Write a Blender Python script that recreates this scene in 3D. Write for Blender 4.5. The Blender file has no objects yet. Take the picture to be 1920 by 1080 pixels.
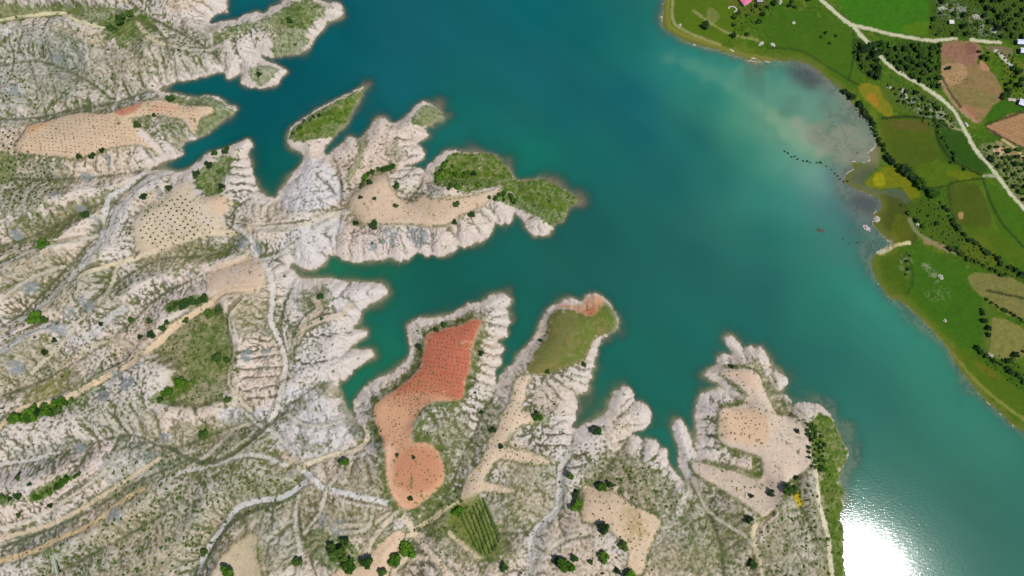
import bpy, bmesh, math, random, heapq
import numpy as np
sc = bpy.context.scene
# ------------------------------------------------------------------ camera
HC, TILT, F = 630.0, math.radians(10), 1281.0          # height (m), tilt, focal in photo pixels (1920 wide)
cam = bpy.data.cameras.new('camera'); cam.sensor_width = 36; cam.lens = 36*F/1920
cam.clip_start = 1; cam.clip_end = 20000
co = bpy.data.objects.new('camera', cam); sc.collection.objects.link(co)
co.location = (0, 0, HC); co.rotation_euler = (TILT, 0, 0); sc.camera = co
ct, st = math.cos(TILT), math.sin(TILT)
# ------------------------------------------------------------------ world + sun
SD = np.array([.490, -.240, 1.059]); SD /= np.linalg.norm(SD)       # towards the sun
EL = math.asin(SD[2]); AZ = math.atan2(SD[0], SD[1])
w = bpy.data.worlds.new('World'); sc.world = w; w.use_nodes = True
nt = w.node_tree; bg = nt.nodes['Background']
sky = nt.nodes.new('ShaderNodeTexSky'); sky.sky_type = 'NISHITA'; sky.sun_disc = False
sky.sun_elevation = EL; sky.sun_rotation = AZ; sky.altitude = 1200
nt.links.new(sky.outputs[0], bg.inputs[0]); bg.inputs[1].default_value = 0.08
sl = bpy.data.lights.new('sun', 'SUN'); sl.energy = 4.2; sl.angle = math.radians(.53); sl.color = (1, .965, .90)
so = bpy.data.objects.new('sun', sl); sc.collection.objects.link(so)
import mathutils
so.rotation_euler = mathutils.Vector(SD.tolist()).to_track_quat('Z', 'Y').to_euler()
sc.view_settings.view_transform = 'Standard'; sc.view_settings.look = 'None'
sc.view_settings.exposure = 0; sc.view_settings.gamma = 1
GAIN = 1.30
rng = np.random.default_rng(7); random.seed(7)
# ------------------------------------------------------------------ grid + helpers
S = 0.8; X0, X1, Y0, Y1 = -580., 580., -200., 470.
NX = int((X1-X0)/S)//2*2; NY = int((Y1-Y0)/S)//2*2
gx = (X0 + S*np.arange(NX)).astype(np.float32); gy = (Y0 + S*np.arange(NY)).astype(np.float32)
GX, GY = np.meshgrid(gx, gy)
HGT = None
def samp(A, x, y):
    fx = np.clip((np.asarray(x)-X0)/S, 0, NX-1.001); fy = np.clip((np.asarray(y)-Y0)/S, 0, NY-1.001)
    i = fx.astype(int); j = fy.astype(int); a = fx-i; b = fy-j
    return (A[j, i]*(1-a)+A[j, i+1]*a)*(1-b)+(A[j+1, i]*(1-a)+A[j+1, i+1]*a)*b
def W(p, z=None):
    """photo pixel -> ground point (on the terrain when it exists)"""
    p = np.asarray(p, float).reshape(-1, 2)
    x = (p[:, 0]-960)/F; y = (540-p[:, 1])/F
    r = np.stack([x, y*ct+st, y*st-ct], 1)
    zz = np.zeros(len(p)) if z is None else np.full(len(p), float(z))
    for k in range(6 if (z is None and HGT is not None) else 1):
        t = (zz-HC)/r[:, 2]; q = r[:, :2]*t[:, None]
        if z is None and HGT is not None: zz = .5*zz+.5*np.maximum(samp(HGT, q[:, 0], q[:, 1]), 0) if k < 5 else zz
    return q
def P(s): return np.array([[float(v) for v in a.split(',')] for a in s.split()])
def fill(poly):
    """even-odd polygon fill on the grid, poly in metres"""
    m = np.zeros((NY, NX+1), np.uint8); n = len(poly)
    for k in range(n):
        xa, ya = poly[k]; xb, yb = poly[(k+1) % n]
        if ya == yb: continue
        if ya > yb: xa, ya, xb, yb = xb, yb, xa, ya
        j0 = max(0, int(math.ceil((ya-Y0)/S))); j1 = min(NY-1, int(math.ceil((yb-Y0)/S))-1)
        if j1 < j0: continue
        j = np.arange(j0, j1+1); yy = Y0+S*j
        xi = xa+(xb-xa)*(yy-ya)/(yb-ya)
        i = np.clip(np.ceil((xi-X0)/S), 0, NX).astype(int)
        np.add.at(m, (j, i), 1)
    return (np.cumsum(m, 1)[:, :NX] & 1).astype(bool)
def blur(A, r):
    """box blur twice, r in cells"""
    r = int(r)
    if r < 1: return A
    for _ in range(2):
        for ax in (0, 1):
            pad = [(0, 0), (0, 0)]; pad[ax] = (r+1, r)
            c = np.cumsum(np.pad(A, pad, 'edge'), ax, dtype=np.float64)
            n = A.shape[ax]
            A = ((c[2*r+1:2*r+1+n] - c[:n]) if ax == 0 else (c[:, 2*r+1:2*r+1+n]-c[:, :n]))/(2*r+1)
        A = A.astype(np.float32)
    return A.astype(np.float32)
FX = np.fft.rfftfreq(NX, S)[None, :]; FY = np.fft.fftfreq(NY, S)[:, None]; FR = np.sqrt(FX**2+FY**2)
def gn(seed, sig, sig2=None, ang=0):
    """smooth unit noise of feature size sig (m), optionally anisotropic"""
    r = np.random.default_rng(seed); n = r.standard_normal((NY, NX))
    if sig2 is None: k = FR*sig
    else:
        c, s_ = math.cos(ang), math.sin(ang); k = np.sqrt(((FX*c+FY*s_)*sig)**2+((-FX*s_+FY*c)*sig2)**2)
    a = np.fft.irfft2(np.fft.rfft2(n)*np.exp(-2*(math.pi*k*.5)**2), (NY, NX)); return ((a-a.mean())/a.std()).astype(np.float32)
def fbm(seed, lo, hi, b=1.2):
    r = np.random.default_rng(seed); n = np.fft.rfft2(r.standard_normal((NY, NX)))
    f = np.maximum(FR, 1/hi); a = np.fft.irfft2(n*f**(-b)*np.exp(-(FR*lo)**2), (NY, NX)); return ((a-a.mean())/a.std()).astype(np.float32)
def sm(x, a, b):
    t = np.clip((x-a)/(b-a), 0, 1); return t*t*(3-2*t)
def jfa(seed):
    ny, nx = seed.shape; jj, ii = np.meshgrid(np.arange(ny), np.arange(nx), indexing='ij')
    sx = np.where(seed, ii, -99999).astype(np.int32); sy = np.where(seed, jj, -99999).astype(np.int32)
    ii = ii.astype(np.int32); jj = jj.astype(np.int32)
    D = (ii-sx).astype(np.float32)**2+(jj-sy).astype(np.float32)**2
    st_ = 1
    while st_ < max(nx, ny)//3: st_ *= 2
    while st_ >= 1:
        for dy in (-st_, 0, st_):
            for dx in (-st_, 0, st_):
                if dx == 0 and dy == 0: continue
                a0, a1 = max(0, dy), ny+min(0, dy); b0, b1 = max(0, dx), nx+min(0, dx)
                ds = (slice(a0, a1), slice(b0, b1)); ss = (slice(a0-dy, a1-dy), slice(b0-dx, b1-dx))
                tx = sx[ss]; ty = sy[ss]; d = (ii[ds]-tx).astype(np.float32)**2+(jj[ds]-ty).astype(np.float32)**2
                m = d < D[ds]
                if m.any():
                    D[ds] = np.where(m, d, D[ds]); nxs = np.where(m, tx, sx[ds]); nys = np.where(m, ty, sy[ds])
                    sx[ds] = nxs; sy[ds] = nys
        st_ //= 2
    return np.sqrt(D)
def pdist(pts, R):
    """distance (m) to a polyline, capped at R"""
    D = np.full((NY, NX), R, np.float32)
    for k in range(len(pts)-1):
        a, b = pts[k], pts[k+1]
        i0 = int(max(0, (min(a[0], b[0])-R-X0)/S)); i1 = int(min(NX, (max(a[0], b[0])+R-X0)/S+1))
        j0 = int(max(0, (min(a[1], b[1])-R-Y0)/S)); j1 = int(min(NY, (max(a[1], b[1])+R-Y0)/S+1))
        if i1 <= i0 or j1 <= j0: continue
        x = GX[j0:j1, i0:i1]-a[0]; y = GY[j0:j1, i0:i1]-a[1]; d = b-a; L = max(d@d, 1e-6)
        t = np.clip((x*d[0]+y*d[1])/L, 0, 1)
        D[j0:j1, i0:i1] = np.minimum(D[j0:j1, i0:i1], np.hypot(x-t*d[0], y-t*d[1]))
    return D
def smooth(pts, n=3, closed=False):
    """Catmull-Rom resample"""
    p = np.asarray(pts, float); N = len(p); out = []
    for k in range(N if closed else N-1):
        g = lambda i: p[i % N] if closed else p[min(max(i, 0), N-1)]
        a, b, c, d = g(k-1), g(k), g(k+1), g(k+2)
        for t in np.arange(n)/n: out.append(.5*((2*b)+(c-a)*t+(2*a-5*b+4*c-d)*t*t+(3*b-a-3*c+d)*t**3))
    if not closed: out.append(p[-1])
    return np.array(out)
# ------------------------------------------------------------------ traced shapes (photo pixels, unprojected onto the ground)
WEST = P("""-400,-400 425,-400 424,0 424,15 410,26 392,38 397,45 412,41 435,39 450,35 465,26 480,23 495,25 507,14 520,8 532,2 534,-60 600,-60 596,0
630,5 640,14 644,23 640,31 627,38 612,41 607,52 595,65 585,78 580,90 565,99 550,103 537,106 510,107 495,105 487,100 489,106 500,115 518,121 532,129
537,136 527,144 522,155 505,164 480,164 455,160 449,151 452,143 450,136 447,141 440,144 430,150 423,147 421,139 420,127 417,137 410,136 387,142 364,149 350,151 325,155
310,161 298,168 307,174 338,178 362,184 390,180 410,184 425,195 441,201 440,210 425,222 410,232 400,242 385,252 370,259 350,268 340,276 342,290 325,297
300,308 280,318 296,321 312,318 330,324 345,322 362,311 377,297 390,286 410,282 430,276 447,269 463,260 473,268 472,276 465,290 470,310 475,330 481,350
492,362 505,370 517,372 521,365 532,347 545,330 560,315 567,300 566,288 552,281 540,272 539,257 547,240 565,225 590,210 615,195 635,184 655,175 670,167 682,162
677,176 670,192 660,212 652,227 640,240 625,257 612,271 605,284 611,292 616,291 622,284 630,276 645,266 652,259 665,258 672,260 685,252 695,237 705,225 720,220
730,230 742,233 750,227 767,212 782,197 795,192 812,199 826,210 832,221 815,232 795,241 803,255 787,263 780,271 791,277 796,290 787,303 765,309 757,313 790,316
793,324 799,320 802,311 815,301 830,287 842,283 862,285 880,288 925,290 938,303 955,317 962,335 975,340 1000,338 1025,339 1045,349 1067,362 1087,375 1068,387 1062,400 1052,418
1040,420 1035,430 1028,438 1015,443 1000,441 989,430 977,411 965,399 961,402 957,420 950,422 945,412 943,420 933,420 926,418 922,434 915,445
895,455 870,465 859,461 852,471 825,482 808,476 800,481 782,473 773,482 757,490 744,489 732,484 720,486 687,491 655,491 640,487 631,477 624,482 616,478
611,490 600,500 580,506 562,500 550,494 543,500 552,508 560,518 575,523 612,521 640,526 655,531 658,528 690,530 712,531 722,537 727,547
726,553 710,561 692,572 687,577 675,587 673,601 660,616 670,619 685,620 687,629 670,641 655,655 668,656 685,656 697,660 700,670 680,681 665,692 650,710
640,714 634,712 634,728 642,745 650,765 662,783 667,778 664,765 664,752 675,735 695,717 720,707 740,695 757,681 766,665 766,640 761,615 770,605 785,597 812,598
830,594 855,584 877,571 900,567 920,555 940,551 955,560 956,572 948,577 954,587 950,592 957,605 947,612 952,622 950,632 935,637 932,643 943,650 943,662 938,668 940,682 928,690 927,704
929,722 934,718 937,705 947,694 960,684 966,672 975,661 1002,632 1015,597 1027,580 1047,568 1072,561 1090,565 1100,554 1115,549 1130,558 1147,575 1157,595 1158,612
1145,625 1130,632 1126,645 1119,650 1120,662 1112,675 1114,688 1106,694 1108,706 1102,716 1104,728 1098,736 1082,739 1078,745 1082,758 1078,780 1072,800 1080,804 1100,794 1135,774
1140,757 1152,735 1172,723 1184,732 1187,748 1192,754 1205,755 1218,770 1219,785 1215,797 1200,808 1187,812 1184,817 1198,820 1207,827 1212,822 1222,824 1235,832 1238,840 1248,842
1252,858 1256,872 1272,893 1282,903 1285,898 1277,884 1271,866 1271,840 1262,812 1260,801 1263,790 1272,786 1282,793 1290,812 1294,830 1304,848 1310,856 1303,838 1305,815 1304,790
1304,765 1310,745 1330,732 1352,728 1362,734 1350,723 1342,716 1321,706 1324,697 1342,685 1344,672 1357,664 1368,668 1374,664 1364,650 1357,636 1366,630 1376,634 1390,648 1396,657 1397,651 1410,650 1418,655 1425,652 1432,660
1441,672 1445,686 1440,690 1452,692 1466,702 1477,717 1467,732 1462,737 1476,742 1483,752 1484,760 1495,754 1510,752 1522,757 1538,760 1552,772 1562,790 1572,812 1583,835 1589,850
1585,870 1577,887 1576,910 1583,930 1580,950 1574,966 1578,985 1580,1010 1582,1035 1575,1055 1587,1082 1600,1500 -400,1500""")
EAST = P("""1250,-400 1244,0 1240,32 1246,55 1267,68 1292,80 1335,92 1372,102 1405,113 1440,115 1465,115 1500,118 1525,127 1548,147 1570,165 1590,185 1610,207
1627,225 1640,250 1641,275 1628,288 1632,300 1618,306 1598,304 1600,318 1585,328 1583,342 1600,353 1622,362 1645,372 1650,390 1638,402 1640,412 1636,420 1645,433 1662,448 1668,456 1650,466 1637,477 1632,495
1640,520 1652,540 1668,558 1690,568 1715,590 1740,615 1765,642 1783,670 1802,700 1825,727 1852,755 1880,780 1902,802 1920,812 2400,1150 2400,-400""")
FIELD = {
 'red': "900,599 880,601 865,610 837,617 807,624 799,633 797,653 791,667 787,692 763,715 740,733 702,765 712,810 726,835 730,902 750,945 770,954 800,935 830,905 831,872 822,847 805,830 775,829 772,812 777,805 785,777 797,760 820,751 867,748 870,715 880,695 882,665 890,635 902,605",
 'meadow': "1035,587 1052,581 1090,587 1110,590 1130,572 1145,587 1152,607 1140,625 1115,632 1107,647 1095,672 1060,687 1020,700 997,700 992,682 1025,635 1030,602",
 'strip': "968,710 1000,702 987,718 987,733 978,755 978,770 993,775 1000,785 998,793 977,795 957,817 940,832 943,840 983,845 1025,860 1023,870 1000,868 940,858 923,873 907,903 960,913 962,924 905,918 890,935 877,945 865,935 875,897 900,872 917,835 920,823 935,803 940,780 957,755 963,733",
 'mesa': "1350,693 1377,692 1402,693 1420,703 1428,720 1437,743 1447,763 1457,780 1485,780 1500,792 1503,803 1510,823 1515,860 1512,877 1498,892 1480,897 1467,908 1457,935 1440,957 1432,966 1422,965 1407,952 1360,920 1310,890 1298,872 1303,866 1315,868 1353,880 1393,890 1432,902 1427,863 1420,853 1377,840 1353,828 1347,813 1348,788 1348,775 1353,768 1383,763 1400,755 1402,743 1390,723 1363,708",
 'south': "1098,910 1112,915 1130,920 1152,925 1172,940 1210,960 1237,975 1230,990 1217,1017 1207,1050 1202,1072 1192,1074 1177,1062 1177,1030 1165,1010 1142,992 1140,980 1120,980 1090,972 1095,950 1096,920",
 'ufield': "55,235 93,228 117,220 150,212 192,215 215,213 233,205 267,193 300,187 310,189 335,197 370,200 402,201 392,212 375,220 362,247 355,242 345,225 312,217 275,217 240,227 250,232 273,248 293,267 303,287 302,298 293,287 275,273 233,273 200,278 175,290 150,297 117,295 83,293 50,287 27,280 33,268 50,253",
 'orch': "350,340 362,350 380,372 425,365 430,395 410,410 435,435 475,425 478,432 430,440 370,448 340,455 300,472 270,480 258,460 255,425 265,405 285,385 310,370 330,350",
 'cape': "652,375 685,350 700,330 725,330 730,352 755,377 780,375 795,362 805,375 830,380 870,375 917,362 937,347 940,352 905,385 855,410 830,425 780,422 730,422 692,420 670,410",
 'hill': "395,505 430,485 470,480 495,500 500,525 480,545 445,552 410,560 395,545",
 'yard': "635,1066 680,1060 705,1030 725,1008 762,990 740,1045 727,1080 740,1120 620,1120",
 'corner': "480,995 425,1038 400,1080 380,1120 500,1120 490,1040"}
TINT = [ # (rgb display, strength, softness m, polygon) on bare badland
 ((203,199,202), .9, 4, "566,292 560,312 530,350 522,372 540,395 575,400 610,385 640,372 630,330 612,303"),
 ((206,202,204), .9, 4, "540,445 600,415 640,405 640,440 620,475 610,490 580,505 545,495 520,480"),
 ((204,197,194), .7, 6, "510,500 560,515 600,545 600,600 660,600 690,625 655,655 700,665 640,712 600,720 545,700 540,640 560,590 530,560"),
 ((208,203,203), .9, 5, "600,530 650,530 722,542 690,575 670,600 620,580"),
 ((200,197,200), .8, 8, "500,770 540,725 600,735 650,790 660,830 600,860 540,850 500,820"),
 ((196,195,198), .8, 6, "410,780 440,765 500,770 520,790 480,800 430,800"),
 ((200,195,196), .7, 10, "215,380 300,325 320,330 270,360 235,410 210,460 170,490 140,520 180,450 195,410"),
 ((198,196,194), .6, 14, "0,60 90,60 200,100 140,140 60,200 0,200"),
 ((198,194,194), .6, 10, "120,90 200,90 210,125 120,135"),
 ((210,187,170), .8, 12, "130,840 210,830 260,850 210,880 150,930 90,960 40,990 0,1010 0,960 70,920"),
 ((200,196,196), .7, 8, "190,855 260,850 310,865 290,890 220,910 200,890"),
 ((212,190,170), .7, 14, "0,500 90,440 160,560 90,620 0,600"),
 ((208,186,168), .7, 12, "440,620 520,640 530,740 470,760 420,720"),
 ((212,188,170), .7, 10, "640,250 720,222 760,240 790,300 740,330 680,350 650,370 640,330"),
 ((206,186,176), .7, 10, "630,430 700,430 850,435 920,430 900,455 800,480 640,490"),
 ((205,190,182), .6, 8, "380,10 425,10 380,50 300,90 200,140 320,150 300,165 200,190 150,190 160,100"),
 ((195,190,188), .6, 8, "1040,850 1075,845 1065,900 1055,960 1020,1000 1000,1080 985,1080 990,1000 1040,940"),
 ((205,190,186), .8, 5, "660,780 664,740 700,715 720,760 700,790 712,830 700,850 680,830"),
 ((200,185,182), .8, 4, "1305,790 1310,745 1345,732 1360,760 1345,790 1345,850 1300,850"),
 ((206,196,196), .9, 4, "1260,790 1275,785 1290,812 1303,850 1320,870 1300,900 1285,895 1270,860"),
 ((205,190,180), .7, 10, "240,520 400,500 420,560 330,600 230,600 120,680 100,640 200,590"),
]
VEG = [ # (kind, strength, softness m, polygon)   kinds: g bright grass, o olive scrub, y yellowish, d dark moist green
 ('g', .85, 3, "536,256 545,236 565,220 640,178 690,158 680,195 660,225 640,245 625,254 600,256 565,264"),
 ('g', .8, 4, "548,250 570,230 610,208 660,176 655,200 630,225 600,232 585,250"),
 ('g', .9, 3, "845,284 880,283 930,284 960,318 950,335 900,330 860,332 825,335 822,315"),
 ('g', .85, 3, "815,310 850,315 960,325 965,338 925,352 880,362 845,358 815,345"),
 ('g', .95, 3, "958,334 1020,330 1050,345 1100,376 1060,396 1010,380 975,368 945,352"),
 ('g', .85, 3, "940,355 975,365 1060,388 1052,420 1030,418 1000,400 970,388 925,374"),
 ('g', .75, 6, "365,325 390,303 440,280 432,310 420,350 400,372 382,368 368,345"),
 ('g', .62, 7, "400,65 430,48 490,35 560,3 612,6 600,30 578,50 562,92 500,100 520,60 470,55 410,82"),
 ('g', .5, 8, "500,30 560,8 600,8 580,45 545,50"),
 ('g', .6, 3, "462,130 500,118 520,130 500,150 480,155"),
 ('g', .6, 8, "-60,8 60,14 130,12 250,18 290,35 270,60 215,85 200,60 160,42 110,28 60,34 -60,60"),
 ('g', .6, 6, "205,30 260,28 300,50 250,90 205,75"),
 ('d', .5, 8, "-60,215 80,215 160,195 290,170 300,180 220,205 130,222 60,235 -60,240"),
 ('g', .7, 5, "300,176 340,176 390,178 430,198 436,212 405,240 365,254 345,245 385,218 400,205 330,197"),
 ('o', .7, 8, "245,225 330,225 350,255 330,285 300,250"),
 ('g', .6, 7, "-60,270 20,285 30,320 15,340 -60,345"),
 ('o', .6, 18, "-60,290 120,300 140,340 100,390 -60,420"),
 ('g', .6, 5, "60,462 90,430 135,405 125,432 105,462 75,470"),
 ('o', .75, 8, "100,400 210,355 225,375 180,400 120,440 40,460 10,420"),
 ('d', .6, 6, "150,480 190,400 195,420 170,460 150,500 130,500"),
 ('o', .8, 10, "295,650 400,565 430,600 442,680 425,745 370,765 315,745 342,690 300,685"),
 ('g', .45, 8, "360,640 420,575 430,620 430,690 380,720 350,700"),
 ('g', .85, 4, "15,787 70,763 137,744 130,762 70,792 30,792"),
 ('o', .6, 8, "30,760 120,700 150,690 170,735 100,750"),
 ('g', .75, 3, "290,745 340,715 370,718 340,745 310,760"),
 ('g', .8, 3, "310,575 330,565 380,552 397,556 390,570 340,587 315,585"),
 ('o', .45, 16, "200,880 330,850 480,880 560,900 500,960 430,1000 380,1080 60,1090 100,1020 210,960"),
 ('d', .5, 10, "20,850 110,830 200,820 150,870 60,880"),
 ('g', .8, 4, "65,935 110,900 150,885 152,892 110,925 75,938"),
 ('g', .7, 4, "0,930 40,925 60,935 20,945"),
 ('o', .5, 16, "330,800 480,780 520,830 500,860 380,900 300,850"),
 ('g', .6, 6, "560,1000 620,990 680,1030 670,1065 600,1060"),
 ('g', .6, 8, "780,965 850,910 880,945 950,1010 960,1050 900,1045 850,1010 790,1000"),
 ('o', .6, 12, "760,960 850,930 960,920 980,1000 960,1060 830,1040"),
 ('o', .7, 10, "1120,850 1200,860 1260,900 1280,960 1235,965 1180,935 1120,910 1080,900"),
 ('o', .55, 14, "1240,960 1330,960 1420,960 1400,1020 1330,1080 1220,1080"),
 ('g', .97, 6, "1520,785 1555,778 1590,820 1600,850 1590,885 1578,900 1550,890 1525,880 1515,830"),
 ('o', .6, 10, "1425,985 1500,900 1530,880 1580,890 1578,960 1580,1090 1420,1090"),
 ('g', .9, 6, "1540,890 1590,880 1595,1090 1562,1090 1555,980"),
 ('o', .7, 4, "1370,700 1402,745 1385,763 1350,770 1345,820 1340,780 1352,750 1375,760 1395,745"),
 ('g', .5, 4, "1350,828 1377,842 1420,855 1428,900 1418,890 1405,860 1350,845"),
 ('o', .7, 5, "1403,690 1425,700 1440,745 1460,785 1490,765 1470,740 1450,720 1430,690 1420,665"),
 ('d', .7, 4, "640,725 652,760 668,800 690,830 672,840 650,800 635,760"),
 ('o', .6, 6, "900,745 925,755 945,760 930,800 905,850 870,890 850,900 870,850 895,800"),
 ('g', .55, 5, "995,775 1020,770 1035,790 1010,800 998,795"),
 ('g', .5, 3, "665,250 690,240 680,300 650,345 648,330 670,290"),
 ('g', .5, 3, "690,320 740,305 745,315 700,335 680,350 675,340"),
 ('o', .5, 6, "720,270 750,270 760,290 735,300"),
 ('o', .6, 8, "800,380 850,375 870,380 830,410 790,415"),
 ('g', .7, 3, "790,194 814,194 836,210 838,226 805,232 785,232 768,226"),
 ('o', .6, 6, "440,440 500,460 480,500 440,480 390,480"),
 ('o', .5, 10, "270,470 370,450 420,470 380,500 290,520 250,510"),
 ('o', .5, 14, "440,560 510,560 520,620 480,640 430,610"),
 ('g', .5, 5, "370,800 400,800 405,825 380,830"),
 ('o', .42, 20, "0,60 140,60 260,80 300,120 280,170 150,200 0,215"), ('o', .4, 16, "240,60 420,40 400,120 300,140"), ('d', .4, 14, "100,60 150,60 170,120 130,190 90,190"),
 ('o', .45, 16, "0,440 60,470 180,480 260,560 180,600 60,560 0,540"), ('o', .45, 14, "0,640 90,640 150,690 60,740 0,740"), ('o', .4, 14, "150,760 260,740 320,800 260,830 160,810"), ('o', .45, 12, "430,800 560,880 600,960 540,1060 460,1080 440,960"),
 ('o', .5, 10, "780,840 860,780 890,830 870,900 830,920 835,870"), ('o', .45, 12, "960,860 1040,860 1060,960 1000,1000 950,960"), ('o', .45, 12, "1290,905 1340,920 1400,960 1410,1080 1290,1080"), ('o', .5, 10, "640,880 740,860 745,930 700,940"),
 ('o', .5, 12, "600,940 740,960 740,1000 660,1020 590,1000"), ('d', .6, 6, "220,820 330,850 340,880 300,880 220,840"), ('d', .6, 5, "225,910 260,900 310,880 300,900 240,925"), ('o', .5, 8, "330,440 420,450 430,480 380,490 330,480"),
 ('o', .7, 5, "560,545 610,540 625,560 600,585 570,590 555,570"), ('o', .5, 5, "545,600 570,610 560,660 545,690 535,640"), ('o', .55, 5, "590,720 640,722 640,740 610,745 590,735"), ('o', .6, 5, "560,745 580,755 545,790 530,790"), ('o', .5, 6, "560,810 600,830 620,840 590,850 560,840"),
 ('d', .55, 6, "40,1000 110,975 150,955 155,970 100,1010 40,1030"), ('g', .5, 8, "80,1020 115,1010 120,1050 90,1040"), ('g', .5, 6, "130,760 180,700 210,690 190,740 150,770"), ('y', .5, 8, "50,740 100,715 130,700 120,740 60,765"),
 ('o', .5, 14, "740,850 840,760 880,770 860,850 820,830"),
]
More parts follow.
